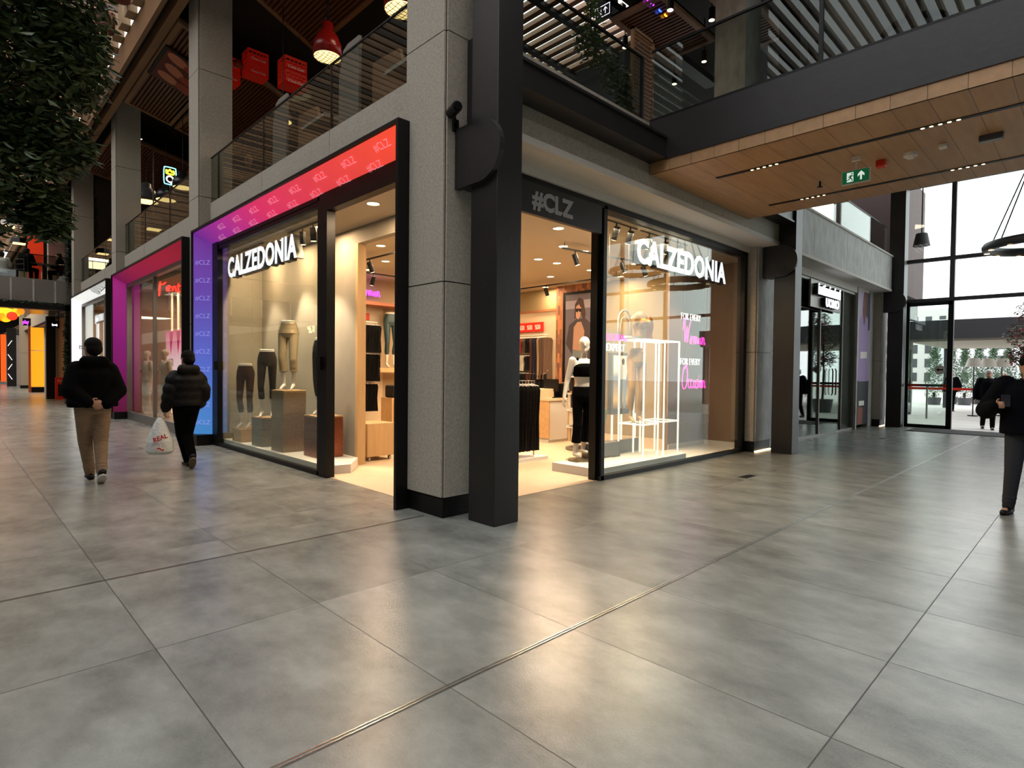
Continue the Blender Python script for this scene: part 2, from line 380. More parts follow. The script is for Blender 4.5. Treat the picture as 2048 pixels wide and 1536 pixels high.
# left window frame (black metal)
def frame_left(y0, y1, x, ztop, name, m, w_=.06, label=None, zb=.0):
    mb = MB().box(x-.04, x+.05, y0, y0+w_, zb, ztop).box(x-.04, x+.05, y1-w_, y1, zb, ztop).box(x-.04, x+.05, y0, y1, zb, zb+.06).box(x-.04, x+.05, y0, y1, ztop-w_, ztop)
    return struct(name, mb, m, label)
w1 = frame_left(7.42, 11.6, 3.65, 3.80, 'window_1', m_black, .07, 'black framed left display window')
MB().box(3.62, 3.69, 7.42, 11.6, 3.66, 3.8).build('header', m_black, w1)
MB().box(3.645, 3.657, 7.49, 9.93, .06, 3.66).build('pane', m_glass, w1); MB().box(3.645, 3.657, 9.945, 11.53, .06, 3.66).build('pane', m_glass, w1)
d1 = struct('door_1', MB().box(3.60, 3.72, 7.2, 7.42, 0, 3.82).box(3.60, 3.72, 5.14, 7.2, 3.55, 3.82).box(3.60, 3.72, 5.40, 5.44, 0, 3.6), m_black, 'black metal portal of the left entrance')
MB().box(3.56, 3.60, 7.30, 7.42, 1.45, 1.62).build('lock_box', m_black, d1)
MB().box(3.60, 3.70, 11.52, 11.86, 0, 3.86).build('side_post', m_black, w1)
MB().box(3.55, 3.60, 11.55, 11.60, 1.42, 1.58).build('lock_box', m_black, w1)
# right window frame
w2 = struct('window_2', MB().box(6.24, 6.31, 4.66, 4.76, 0, 3.66).box(10.55, 10.66, 4.66, 4.8, 0, 3.7).box(6.22, 10.6, 4.66, 4.76, 0, .06).box(4.20, 10.66, 4.66, 4.80, 3.62, 3.72), m_black, 'black framed right display window')
MB().box(6.32, 9.2, 4.70, 4.712, .06, 3.62).build('pane', m_glass, w2); MB().box(9.21, 10.55, 4.70, 4.712, .06, 3.62).build('pane', m_glass, w2)
d2 = struct('door_2', MB().box(6.185, 6.235, 4.72, 4.83, 0, 3.6), m_black, 'black jamb of the right entrance')
sg = tag(MB().box(4.20, 6.16, 4.64, 4.70, 3.27, 3.63).build('fascia_sign', mat('charcoal_panel', '1D1D1F', .45)), 'charcoal fascia over the right entrance with grey hashtag lettering', 'sign')
text('#CLZ', .285, mat('grey_letters', 'A6A6A8', .5), (4.84, 4.637, 3.352), XR, ZU, sg, 'lettering', .004, .012, xs=1.03)
# --- soffits and concrete fascias, right facade
struct('ceiling_soffit', MB().box(4.20, 10.9, 4.242, 4.62, 3.80, 3.86).box(4.20, 10.9, 4.62, 4.80, 3.70, 3.80).box(11.3, 19.0, 4.242, 4.62, 3.80, 3.86).box(11.3, 19.0, 4.62, 4.80, 3.64, 3.80), m_plaster, 'white plaster soffit over the shopfront')
mb = MB()
for a, b in ((4.0, 8.05), (8.06, 10.9)): mb.box(a, b, 4.20, 4.28, 3.88, 4.70)
struct('trim_fascia', mb, m_panel, 'grey beige fascia over the right shopfront')
struct('trim_edge', MB().box(4.0, 10.9, 4.185, 4.24, 3.80, 3.875).box(11.3, 18.98, 4.185, 4.24, 3.80, 3.86), m_plaster)
mb = MB()
for a, b in ((11.3, 12.75), (12.76, 14.9), (14.91, 17.3), (17.31, 18.98)): mb.box(a, b, 4.20, 4.30, 3.86, 4.76)
struct('trim_fascia_2', mb, m_panel2, 'pale concrete fascia over the second shopfront')
struct('trim_cap', MB().box(11.3, 18.98, 4.17, 4.34, 4.76, 4.80), m_plaster)
struct('slab_edge', MB().box(4.66, 19.0, 4.30, 4.9, 3.87, 4.6), m_black)
# second shop front: pillars, glass, banner
r = MB().box(10.70, 11.42, 4.50, 4.80, 0, 3.8).build('pillar', m_black); tag(r, 'grey clad pillar behind the second black column', 'pillar')
for a, b in ((.2, 1.85), (1.86, 3.8)):
    MB().box(10.67, 10.70, 4.50, 4.75, a, b).build('cladding_panel', m_panel, r); MB().box(10.70, 11.42, 4.47, 4.50, a, b).build('cladding_panel', m_panel2, r)
MB().box(10.68, 11.40, 4.49, 4.7, .02, .19).build('plinth', m_black, r); MB().box(10.72, 11.40, 4.46, 4.6, .003, .018).build('floor_light', m_warm2, r)
struct('trim_5', MB().box(11.42, 11.75, 4.62, 4.75, 0, 3.8), m_panel2)
w3 = struct('window_3', MB().box(11.75, 17.4, 4.66, 4.74, 3.58, 3.66).box(11.75, 17.4, 4.66, 4.74, 0, .05).box(17.34, 17.42, 4.66, 4.78, 0, 3.66).box(16.35, 16.39, 4.67, 4.73, .05, 3.6).box(14.7, 14.74, 4.67, 4.73, .05, 3.6), m_alu, 'aluminium framed window of the second shop')
MB().box(11.75, 14.7, 4.70, 4.712, .05, 3.58).build('pane', m_glass, w3); MB().box(14.74, 16.35, 4.70, 4.712, .05, 3.58).build('pane', m_glass, w3); MB().box(16.39, 17.34, 4.70, 4.712, .05, 3.58).build('pane', m_glass, w3)
for x in (15.5, 15.75): MB().tube([(x, 4.64, .95), (x, 4.62, 1.0), (x, 4.62, 1.55), (x, 4.64, 1.6)], .015).build('door_pull', m_black, w3, smooth=True)
struct('wall_shop_two', MB().box(11.42, 19.4, 12.2, 12.3, 0, 3.8).box(19.3, 19.4, 4.8, 12.3, 0, 3.8), mat('dark_green_grey_wall', '2C302B', .7), 'dark rear wall of the second shop')
struct('ceiling_shop_two', MB().box(11.42, 19.4, 4.8, 12.3, 3.8, 3.9), m_dark)
struct('shop_floor_two', MB().box(11.42, 19.3, 4.74, 12.2, 0, .004), mat('dark_floor', '55524C', .4))
struct('wall_dark_panel', MB().box(16.5, 17.35, 4.76, 4.80, 0, 3.6), mat('dark_olive_panel', '24231F', .6), 'dark panel behind the second shop window')
r = MB().box(17.44, 18.5, 4.60, 4.64, .1, 3.72).build('banner', mat('lilac_print', 'B7A6C6', .6)); tag(r, 'tall banner of a person wearing a lilac vest top and grey trousers', 'banner')
def flat(poly, y, m, par, nm): return MB().add([(x, y, z) for x, z in poly], [tuple(range(len(poly)))]).build(nm, m, par)
flat([(17.9, 3.72), (18.5, 3.72), (18.5, 2.7), (17.9, 2.7)], 4.598, mat('print_dusk', '4E4A66', .6), r, 'print_background')
flat([(17.44, .1), (18.5, .1), (18.5, 1.3), (17.44, 1.3)], 4.597, mat('print_trousers', '33333A', .7), r, 'print_trousers')
flat([(17.50, 1.28), (18.42, 1.28), (18.30, 3.0), (18.12, 3.1), (17.95, 2.78), (17.78, 3.1), (17.55, 2.95)], 4.596, mat('print_vest', 'A58FBB', .7), r, 'print_vest')
flat([(17.85, 3.55), (17.8, 3.15), (17.95, 2.80), (18.12, 3.12), (18.2, 3.3), (18.18, 3.6), (18.05, 3.72), (17.92, 3.72)], 4.595, mat('print_skin', '7B4D38', .7), r, 'print_face')
flat([(17.5, .12), (17.95, .12), (18.0, .55), (17.55, .6)], 4.595, mat('print_rust', '8A4A34', .7), r, 'print_corner')
flat([(17.66, 1.9), (18.28, 1.92), (18.28, 2.1), (17.66, 2.08)], 4.594, m_white, r, 'print_label')
MB().box(17.62, 18.1, 4.593, 4.60, .62, .75).build('print_caption', m_white, r)
struct('trim_6', MB().box(18.5, 18.9, 4.60, 4.75, 0, 3.8).box(17.36, 17.44, 4.6, 4.75, 0, 3.8), m_panel2)
r = MB().box(18.92, 19.5, 4.42, 4.80, 0, 3.8).build('pillar', m_black); tag(r, 'grey clad pillar next to the glass entrance', 'pillar')
for a, b in ((.2, 1.85), (1.86, 3.8)):
    MB().box(18.89, 18.92, 4.42, 4.75, a, b).build('cladding_panel', m_panel, r); MB().box(18.92, 19.45, 4.39, 4.42, a, b).build('cladding_panel', m_panel2, r)
MB().box(18.9, 19.45, 4.40, 4.6, .02, .19).build('plinth', m_black, r); MB().box(18.95, 19.4, 4.38, 4.5, .003, .018).build('floor_light', m_warm2, r)
# sign of second shop
sg = tag(MB().box(13.8, 15.92, 4.60, 4.64, 2.98, 3.60).build('shop_sign', m_alu), 'grey sign board with white lit lettering in the second shop window', 'sign')
text('intimissimi', .36, m_cool, (13.98, 4.50, 3.27), XR, ZU, sg, 'lettering', .01, .008, xs=1.02)
text('intimissimi', .36, m_black, (13.95, 4.55, 3.27), XR, ZU, sg, 'letter_returns', .045, .012, xs=1.02)
text('UOMO', .27, m_cool, (14.5, 4.50, 3.03), XR, ZU, sg, 'lettering', .01, .008, xs=1.1)
text('UOMO', .27, m_black, (14.47, 4.55, 3.03), XR, ZU, sg, 'letter_returns', .045, .012, xs=1.1)
# --- black steel columns with gussets
def column(x, y, lab, z1=9.0):
    r = MB().box(x, x+.32, y, y+.37, 0, z1).build('steel_column', m_steel, bev=.006); tag(r, lab, 'column')
    return r
c1 = column(3.62, 3.92, 'large dark steel column at the shop corner')
MB().box(3.72, 3.90, 4.27, 4.5, 3.8, 4.72).build('connecting_beam', m_steel, c1)
def gusset(c, x, y0, y1, z0, z1):
    P = [(x, y1, z0)]; ry = (z1-z0)/2; cz = (z0+z1)/2
    for k in range(17):
        a = -PI/2+PI*k/16; P.append((x, y0+ry-.0-ry*math.cos(a)*1.0, cz+ry*math.sin(a)))
    P.append((x, y1, z1))
    MB().prism(P, (.06, 0, 0)).build('rounded_bracket', m_steel, c)
gusset(c1, 3.565, 3.83, 4.47, 3.22, 3.80)
MB().box(3.62, 3.92, 4.27, 4.47, 3.24, 3.80).build('bracket_block', m_steel, c1)
c2 = column(10.90, 3.90, 'second dark steel column in front of the shopfront')
gusset(c2, 10.845, 3.85, 4.45, 3.22, 3.80); MB().box(10.9, 11.2, 4.25, 4.45, 3.24, 3.8).build('bracket_block', m_steel, c2)
c3 = column(19.03, 3.92, 'third dark steel column at the glass entrance')
gusset(c3, 18.98, 3.85, 4.4, 3.22, 3.80)
# I-beam between columns
ib = MB().box(3.94, 10.9, 3.92, 4.19, 4.17, 4.20).box(3.94, 10.9, 3.92, 4.19, 4.42, 4.45).box(3.94, 10.9, 3.945, 3.975, 4.20, 4.42)
MBs = ib.build('steel_beam', m_steel); tag(MBs, 'dark steel I-beam running from the corner column under the footbridge', 'beam')
# railing above steel beam
g = MB().box(3.94, 6.6, 4.345, 4.357, 4.72, 5.62).build('glass_railing', m_rail); tag(g, 'glass railing above the dark steel beam', 'railing')
MB().box(3.94, 6.62, 4.335, 4.367, 5.60, 5.625).build('top_rail', m_black, g); MB().box(6.58, 6.62, 4.33, 4.37, 4.6, 5.62).build('post', m_black, g)
MB().box(3.94, 6.6, 4.30, 4.40, 4.60, 4.74).build('base_shoe', m_black, g)
# --- footbridge
BX0, BX1 = 6.55, 9.6
br = MB().box(BX0+.04, BX1-.04, -7, 4.19, 4.1, 4.6).build('footbridge', m_steel); tag(br, 'footbridge with dark steel edge and wood plank underside', None, None, 'structure')
MB().box(BX0, BX0+.04, -7, 4.19, 4.17, 4.70).build('edge_beam', m_steel, br); MB().box(BX1-.04, BX1, -7, 4.19, 4.17, 4.70).build('edge_beam', m_steel, br)
MB().box(BX0+.02, BX1-.02, -7, 4.19, 4.03, 4.10).build('plank_soffit', m_soffit, br)
MB().box(BX0+.015, BX0+.04, -7, 4.18, 4.03, 4.17).build('plank_edge', m_soffit, br)
for x in (7.28, 9.0):
    ch = MB().box(x-.03, x+.03, -7, 3.62, 4.022, 4.032).build('light_channel', m_black, br)
    mb = MB(); y = 3.15
    while y > -6:
        for k in range(5): mb.disc((x, y-k*.075), .019, 4.020, 10)
        y -= 1.78
    mb.build('downlight_dots', m_warm2, ch)
for x, a, b in ((BX0+.05, 4.2, -7), (BX1-.05, 4.2, -7)):
    g = MB().box(x-.006, x+.006, b, a, 4.715, 5.63).build('glass_railing', m_rail); tag(g, 'glass railing on the near edge of the footbridge' if x < 8 else 'glass railing on the far edge of the footbridge', 'railing')
    MB().box(x-.016, x+.016, b, a, 5.61, 5.635).build('top_rail', m_black, g); MB().box(x-.03, x+.03, b, a, 4.705, 4.74).build('base_shoe', m_black, g)
    for y in (2.15, .25, -1.6): MB().box(x-.02, x+.02, y-.02, y+.02, 4.71, 5.63).build('post', m_black, g)
# things fixed under the bridge
sg = thing('exit_sign', 'green emergency exit sign hanging under the footbridge, running figure and arrow', 'exit sign', (7.7, 2.1, 3.83))
MB().box(7.685, 7.715, 1.945, 2.245, 3.715, 3.875).build('housing', m_white, sg)
MB().box(7.681, 7.686, 1.957, 2.233, 3.725, 3.865).build('green_face', mat('exit_green', '0F6B45', .4, emit='0F6B45', es=.35), sg)
MB().box(7.68, 7.72, 2.05, 2.14, 3.98, 4.03).box(7.695, 7.705, 2.09, 2.10, 3.87, 3.99).build('mount', m_white, sg)
mw = mat('exit_white', 'E8F5EC', .5, emit='E8F5EC', es=.7)
def pict(poly, par, x=7.679, nm='pictogram', m=None):  # polygon given as (right, up) in metres from the face centre
    return MB().add([(x, 2.095-u, 3.795+v) for u, v in poly], [tuple(range(len(poly)))]).build(nm, m or mw, par)
pict([(-.09, -.055), (-.02, -.055), (-.02, .055), (-.09, .055)], sg, nm='doorway')
mg = MATS['exit_green']
mb = MB()
def lim(a, b, wd):
    a = Vector((7.677, 2.095-a[0], 3.795+a[1])); b = Vector((7.677, 2.095-b[0], 3.795+b[1])); d = (b-a).normalized(); n = Vector((0, -d.z, d.y))*wd
    mb.add([a-n, b-n, b+n, a+n], [(0, 1, 2, 3)])
for a, b, wd in (((-.04, .02), (-.055, -.01), .010), ((-.055, -.01), (-.035, -.025), .006), ((-.035, -.025), (-.03, -.05), .005), ((-.055, -.01), (-.07, -.03), .006), ((-.07, -.03), (-.09, -.035), .005), ((-.04, .02), (-.02, .005), .004), ((-.04, .02), (-.065, .012), .004), ((-.065, .012), (-.07, -.005), .004)): lim(a, b, wd)
mb.add([(7.677, 2.095+.035-.009*math.cos(k), 3.795+.038+.009*math.sin(k)) for k in [i*PI/5 for i in range(10)]], [tuple(range(10))]); mb.build('running_figure', mg, sg)
pict([(.05, -.05), (.07, -.05), (.07, .01), (.095, -.012), (.095, .018), (.06, .055), (.025, .018), (.025, -.012), (.05, .01)], sg, nm='arrow')
r = MB().box(8.0, 8.1, 1.87, 1.97, 3.95, 4.03).build('fire_sounder', m_redp, bev=.01); tag(r, 'small red fire sounder on the wood soffit', 'alarm')
r = thing('smoke_detector', 'round white smoke detector on the wood soffit', 'smoke detector', (8.02, 1.62, 4.03)); MB().cyl((8.02, 1.62), .07, 3.995, 4.03, r2=.075).build('base', m_white, r, smooth=False); MB().cyl((8.02, 1.62), .035, 3.97, 3.995, r2=.05).build('sensor', m_white, r)
r = MB().box(7.9, 8.0, 1.27, 1.34, 3.985, 4.03).build('motion_sensor', m_white, bev=.008); tag(r, 'small white sensor box beyond the smoke detector', 'sensor')
r = thing('ceiling_speaker_bar', 'grey rectangular unit on the wood soffit at far right', 'fixture', (7.99, .89, 4.03)); MB().box(7.94, 8.04, .79, .99, 3.97, 4.03).build('housing', m_mull, r, bev=.006); MB().box(7.95, 8.03, .80, .98, 3.965, 3.972).build('grille', m_alu, r)
r = thing('sprinkler', 'small brass sprinkler head under the footbridge', 'sprinkler', (8.36, 2.7, 4.03)); MB().cyl((8.36, 2.7), .012, 3.96, 4.03, 10).build('pipe', m_black, r); MB().cyl((8.36, 2.7), .035, 3.955, 3.962, 12).build('deflector', m_black, r)
for nm, x, y in (('near the corner shop', 8.09, 3.48), ('farther along the corridor', 15.37, 3.5)):
    r = MB().box(x-.16, x+.16, y-.06, y+.06, 0, .004).build('floor_hatch', m_black); tag(r, 'small dark floor hatch '+nm, 'floor hatch')
r = MB().box(18.0, 19.3, 1.0, 3.6, 0, .012).build('door_mat', mat('dark_mat', '3A3836', .95, noise=.2, nscale=60)); tag(r, 'dark entrance mat in front of the glass door', 'mat')
# cctv camera
r = thing('security_camera', 'black security camera on the corner pillar', 'security camera', (3.62, 4.48, 3.86))
MB().box(3.53, 3.60, 4.455, 4.48, 3.78, 3.90).build('wall_plate', m_black, r, bev=.005); MB().tube([(3.565, 4.46, 3.84), (3.52, 4.42, 3.85), (3.47, 4.38, 3.90)], .018).build('arm', m_black, r)
MB().tube([(3.50, 4.46, 3.935), (3.42, 4.26, 3.915)], [.05, .05], 12).build('body', m_black, r); MB().tube([(3.423, 4.262, 3.916), (3.415, 4.245, 3.914)], .035, 12).build('lens', mat('lens_glass', '101418', .1), r)
# ---------------------------------------------------------------- glass entrance wall
X0 = 19.6
mb = MB()
for y in (4.02, 2.92, .9, -.3, -2.3, -4.3, -6.3, -8.2): mb.box(X0-.07, X0+.07, y-.055, y+.055, 0, 8.9)
for z in (3.50, 4.62, 6.72): mb.box(X0-.06, X0+.06, -8.3, 4.05, z, z+.10)
w4 = struct('window_4', mb, m_mull, 'tall glazed entrance wall with grey mullions')
for a, b in ((4.02, 2.92), (2.92, .9), (.9, -.3), (-.3, -2.3), (-2.3, -4.3), (-4.3, -6.3), (-6.3, -8.2)):
    for z0, z1 in ((3.6, 4.62), (4.72, 6.72), (6.82, 8.9))+(() if a == 2.92 else ((.05, 3.5),)):
        MB().box(X0-.005, X0+.005, b, a, z0, z1).build('pane', m_clear, w4)
dr = struct('door_3', MB().box(19.5, 19.56, 3.86, 3.94, 0, 3.5).box(19.5, 19.56, 2.86, 2.98, 0, 3.5).box(19.5, 19.56, 2.9, 3.94, 0, .09).box(19.5, 19.56, 2.9, 3.94, 3.4, 3.5), m_black, 'black framed glass entrance door')
MB().box(19.525, 19.535, 2.98, 3.86, .09, 3.4).build('pane', m_clear, dr)
mb = MB(); k = 0
for a, b, m in ((3.86, 3.58, m_redp), (3.58, 3.3, m_mull), (3.3, 3.08, mat('tape_green', '2F6B45', .5)), (3.08, 2.98, m_redp)):
    MB().box(19.515, 19.522, b, a, 1.15, 1.22).build('marking_tape', m, dr)
a_ = thing('arrow_sticker', 'round white sticker with black arrow on the glass door', 'sticker', (19.52, 3.14, 1.62))
MB().tube([(19.516, 3.14, 1.62), (19.512, 3.14, 1.62)], .125, 24).build('disc', m_white, a_)
MB().add([(19.510, 3.14+u, 1.62+v) for u, v in ((.08, 0), (.02, .05), (.02, .018), (-.08, .018), (-.08, -.018), (.02, -.018), (.02, -.05))], [tuple(range(7))]).build('arrow', m_black, a_)
# ---------------------------------------------------------------- surroundings the glass reflects, roof
struct('wall_opposite_band', MB().box(-6.6, -6.2, -9, 80, 3.7, 4.7), m_panel)
struct('wall_opposite', MB().box(-6.6, -6.3, 3, 80, 0, 3.0), mat('opposite_shopfront', '3A332C', .6, noise=.4, nscale=.8), 'shop row on the other side of the alley')
struct('wall_opposite_upper', MB().box(-9, -8.8, -9, 80, 0, 9.9), m_brown)
struct('floor_upper_opposite', MB().box(-9, -6.3, -9, 60, 4.3, 4.6), m_black)
struct('trim_band_opposite', MB().box(-6.62, -6.3, 3, 60, 3.0, 3.7), m_brown)
struct('wall_behind', MB().box(-9, 19.6, -8.6, -8.4, 0, 9), m_brown, 'wall on the other side of the corridor')
aw = MB()
for i in range(26):
    if i % 2 == 0: aw.add([(-6.3, 12+i*.16, 3.6), (-6.3, 12.16+i*.16, 3.6), (-5.5, 12.16+i*.16, 3.15), (-5.5, 12+i*.16, 3.15)], [(0, 1, 2, 3)])
aw2 = MB().box(-6.32, -6.3, 12, 16.2, 2.9, 3.6)
a = thing('awning', 'black and white striped awning on the opposite shop', 'awning', (-6.3, 12, 3.6)); aw.build('white_stripes', m_white, a)
MB().add([(-6.3, 12, 3.595), (-6.3, 16.16, 3.595), (-5.5, 16.16, 3.145), (-5.5, 12, 3.145)], [(0, 1, 2, 3)]).build('canvas', m_black, a)
sg = tag(MB().box(-6.3, -6.26, 28.2, 30.4, 3.2, 3.88).build('shop_sign', m_brown), 'small dark sign of the shop across the alley', 'sign')
text('KiP', .6, m_warm2, (-6.25, 28.4, 3.35), (0, 1, 0), ZU, sg, 'lettering', .01, .01)
struct('ceiling', MB().box(3.30, 8.1, 4.3, 80, 9.0, 9.1).box(11.2, 19.6, 4.3, 80, 9.0, 9.1).box(8.1, 11.2, 4.3, 7.0, 9.0, 9.1).box(8.1, 11.2, 11.2, 80, 9.0, 9.1), m_dark, 'dark ceiling over the upper floor')
struct('ceiling_hall', MB().box(6.2, 19.6, -8.5, 4.3, 8.9, 9.0), m_plank, 'plank ceiling over the corridor')
rf = struct('roof_edge', MB().box(2.92, 3.0, 4.3, 60, 8.3, 8.87), m_rwood, 'timber roof edge along the alley')
MB().box(3.0, 3.15, 4.3, 60, 8.55, 8.7).build('shadow_gap', m_black, rf); MB().box(3.15, 3.3, 4.3, 60, 8.32, 9.0).build('inner_board', m_rwood, rf)
mb = MB(); y = 4.4
while y < 50: mb.box(2.75, 2.92, y, y+.35, 8.87, 9.35); y += .62
mb.build('parapet_blocks', mat('pale_brown_block', 'A58A6A', .8), rf)
mb = MB(); y = -8.4
while y < 79: mb.box(-8.8, 3.0 if y > 4.3 else 6.2, y, y+.07, 9.7, 9.86); y += .30
struct('ceiling_pergola', mb, m_rwood, 'timber slat roof over the alley')
# ================================================================ LIT SHOP FRAMES (left facade)
def lit_frame(y0, y1, label, mtop, mside, zo=4.0, near=True, txt=None):
    # y0 near end, y1 far end; rim stands proud of the facade and splays back to the glass
    XO, XI, ZI, t = 3.33, 3.62, 3.78, .045
    r = thing('lit_shop_frame', label, 'shop frame', (XO, (y0+y1)/2, 0))
    rim = MB().box(XO-.02, 3.66, y0, y0+t, 0, zo+.03).box(XO-.02, XO+.02, y0+t, y1, zo-.01, zo+.03).box(XO-.02, 3.66, y1-.03, y1, 0, zo+.03).box(XO+.02, 3.66, y0+t, y1, zo+.02, zo+.03)
    rim.build('rim', m_black, r)
    tp = MB().add([(XO+.015, y0+t, zo-.01), (XO+.015, y1-.03, zo-.01), (XI, y1-.30, ZI), (XI, y0+t+.02, ZI)], [(0, 1, 2, 3)]).add([(XI, y0+t+.02, ZI), (XI, y1-.3, ZI), (XI+.03, y1-.3, ZI), (XI+.03, y0+t+.02, ZI)], [(0, 1, 2, 3)])
    tp = tp.build('top_lightbox', mtop, r)
    sd = MB().add([(XO+.015, y1-.03, zo-.01), (XO+.015, y1-.03, .2), (XI, y1-.30, .2), (XI, y1-.30, ZI)], [(0, 1, 2, 3)])
    MB().add([(XO+.02, y0+t, .2), (XI, y0+t+.06, .2), (XI, y0+t+.06, ZI), (XO+.02, y0+t, zo-.01)], [(0, 1, 2, 3)]).build('near_lightbox', mtop, r)
    sd = sd.build('side_lightbox', mside, r)
    MB().box(XO-.01, XI+.03, y1-.31, y1-.01, 0, .2).build('kick_plate', m_black, r)
    return r, tp, sd
hot = [(0, '7A2F9A'), (.18, 'B0309A'), (.42, 'E8336C'), (.7, 'F2464E'), (1, 'FF5538')]
mA = rampmat('dyed_backlit_fabric_top', 'Y', 12.0, 5.1, hot, .68)
mB = rampmat('dyed_backlit_fabric_side', 'Z', 4.0, .2, [(0, '6A2C8C'), (.3, '5C3F9C'), (.65, '4E62BC'), (1, '3F7FBE')], .8)
r, tp, sd = lit_frame(5.08, 12.08, 'backlit frame of the corner shop fading from orange through purple to blue', mA, mB)
mt = mat('pale_print', 'F6B4C8', .6, emit='F6B4C8', es=.55); mt2 = mat('pale_print_blue', 'A8A6E6', .6, emit='A8A6E6', es=.55)
mb = MB(); sv = Vector((.27, 0, -.22)).normalized(); nrm = Vector((0, -1, 0)).cross(-sv)
yk = 5.75; k = 0
while yk < 11.6:
    for row in (0, 1):
        yy = yk+row*.36
        if yy > 11.5: continue
        o = Vector((3.345, yy, 3.99))+sv*(.155+row*.165)
        text('#CLZ', .125, mt, o+Vector((-.006, 0, -.006)), YR, -sv, tp, ext=.0005, off=-.002, xs=1.05)
    yk += .74
for k in range(10):
    text('#CLZ', .125, mt2, Vector((3.364, 12.012, 3.40-k*.335)), (.27, -.27, 0), ZU, sd, ext=.0005, off=-.002, xs=.95)
pk = [(0, '7A1450'), (.3, 'A01848'), (.7, 'A81A3A'), (1, '98142E')]
mC = rampmat('magenta_backlit_fabric_top', 'Y', 19.4, 12.7, pk, .6); mD = rampmat('magenta_backlit_fabric_side', 'Z', 4.0, .2, [(0, 'A0207A'), (.5, '800E6C'), (1, '5E0A34')], .6)
lit_frame(12.66, 19.5, 'crimson and magenta backlit shop frame in the middle of the left row', mC, mD)
mE = mat('white_backlit_fabric', 'FFFFFF', .6, emit='F4F6F4', es=.78)
r, tp, sd = lit_frame(20.25, 27.0, 'white backlit shop frame with bare branch print', mE, mE)
mb = MB()
for k in range(13):
    y = 20.6+k*.2; o = Vector((3.34, y, 3.985)); L_ = .15+.15*random.random()
    mb.tube([o+sv*.0, o+sv*L_*.6+Vector((0, .12, 0)), o+sv*L_+Vector((0, .3*random.random(), 0))], .008, 5)
mb.tube([(3.42, 20.5, 3.9), (3.47, 21.4, 3.87), (3.5, 22.2, 3.84)], .012, 5)
mb.build('branch_print', m_black, tp)
# shop rows behind frames
def shop_window(y0, y1, nm, mwall, glow, depth=3.0, mull=()):
    mb = MB().box(3.62, 3.74, y0, y0+.07, 0, 3.8).box(3.62, 3.74, y1-.07, y1, 0, 3.8).box(3.62, 3.74, y0, y1, 0, .22).box(3.62, 3.74, y0, y1, 3.68, 3.8)
    for y in mull: mb.box(3.64, 3.72, y-.04, y+.04, .2, 3.7)
    f = struct(nm, mb, m_alu)
    MB().box(3.675, 3.687, y0+.07, y1-.07, .22, 3.68).build('pane', m_glass, f)
    struct('wall_shop', MB().box(3.8+depth, 3.9+depth, y0, y1, 0, 3.6).box(3.8, 3.9+depth, y0-.1, y0, 0, 3.6).box(3.8, 3.9+depth, y1, y1+.1, 0, 3.6).box(3.8, 3.9+depth, y0, y1, 3.6, 3.68), mwall)
    struct('shop_floor', MB().box(3.74, 3.8+depth, y0, y1, .0, .15), mat('warm_display_floor', 'B5906E', .5))
    light('shop_light', 'AREA', (3.8+depth*.5, (y0+y1)/2, 3.5), glow, (1, .80, .62), 1.5, (y1-y0)*.8)
    return f
shop_window(12.95, 19.2, 'window_5', mat('rose_beige_wall', 'A0806E', .8), 170, 2.6, (16.36,))
shop_window(20.6, 26.75, 'window_6', mat('tan_wall', 'B08A66', .8), 200, 2.6, (22.5,))
# pink shop contents
sg = thing('neon_script_sign', 'red neon script sign hanging in the pink framed window', 'sign', (3.9, 16.5, 3.3))
P_ = [[(0, .1), (.12, .9), (.3, 1), (.42, .82), (.3, .6), (.1, .55)], [(.08, .55), (.04, .2), (0, -.25)], [(.45, .4), (.62, .52), (.68, .42), (.55, .3), (.45, .36), (.5, .15), (.7, .2)], [(.8, .5), (.82, .15), (.85, .4), (.98, .5), (1.02, .15)], [(1.2, .85), (1.16, .2), (1.28, .15)], [(1.08, .55), (1.32, .58)], [(1.42, .48), (1.42, .15)], [(1.43, .68), (1.45, .70)]]
strokes(P_, .37, m_neonr, (3.80, 16.5, 3.33), XR, ZU, .020, sg, 'neon_tube')
strokes([[(x, y) for x, y in p] for p in P_], .37, mat('maroon_returns', '5A1414', .5), (3.84, 16.58, 3.33), XR, ZU, .03, sg, 'backing')
pz = tag(MB().box(4.5, 4.54, 16.9, 18.8, 1.1, 2.48).build('pink_poster', rampmat('pink_backlit_poster', 'Z', 1.1, 2.48, [(0, 'FFE9EE'), (.45, 'FFD0DC'), (1, 'F0588C')], .9)), 'glowing pink poster inside the pink framed shop', 'poster')
for y in (17.3, 18.0): MB().add([(4.49, y, 2.45), (4.49, y+.25, 1.8), (4.49, y+.4, 2.45)], [(0, 1, 2)]).build('poster_print', mat('deep_pink', 'D8306C', .6, emit='D8306C', es=.6), pz)
text('%50', .3, m_white, (4.49, 18.5, 1.5), YR, ZU, pz, 'lettering', .002, .01)
for k in range(6):
    x = tag(MB().box(4.62, 4.66, 15.6+k*.62, 15.67+k*.62, .16, 3.58).build('lit_strip', mat('warm_strip', 'FFE2C0', .5, emit='FFD0A0', es=1.2)), 'thin vertical warm light strip on the back wall of the pink framed shop', 'light strip', 'light strips in the pink framed shop')
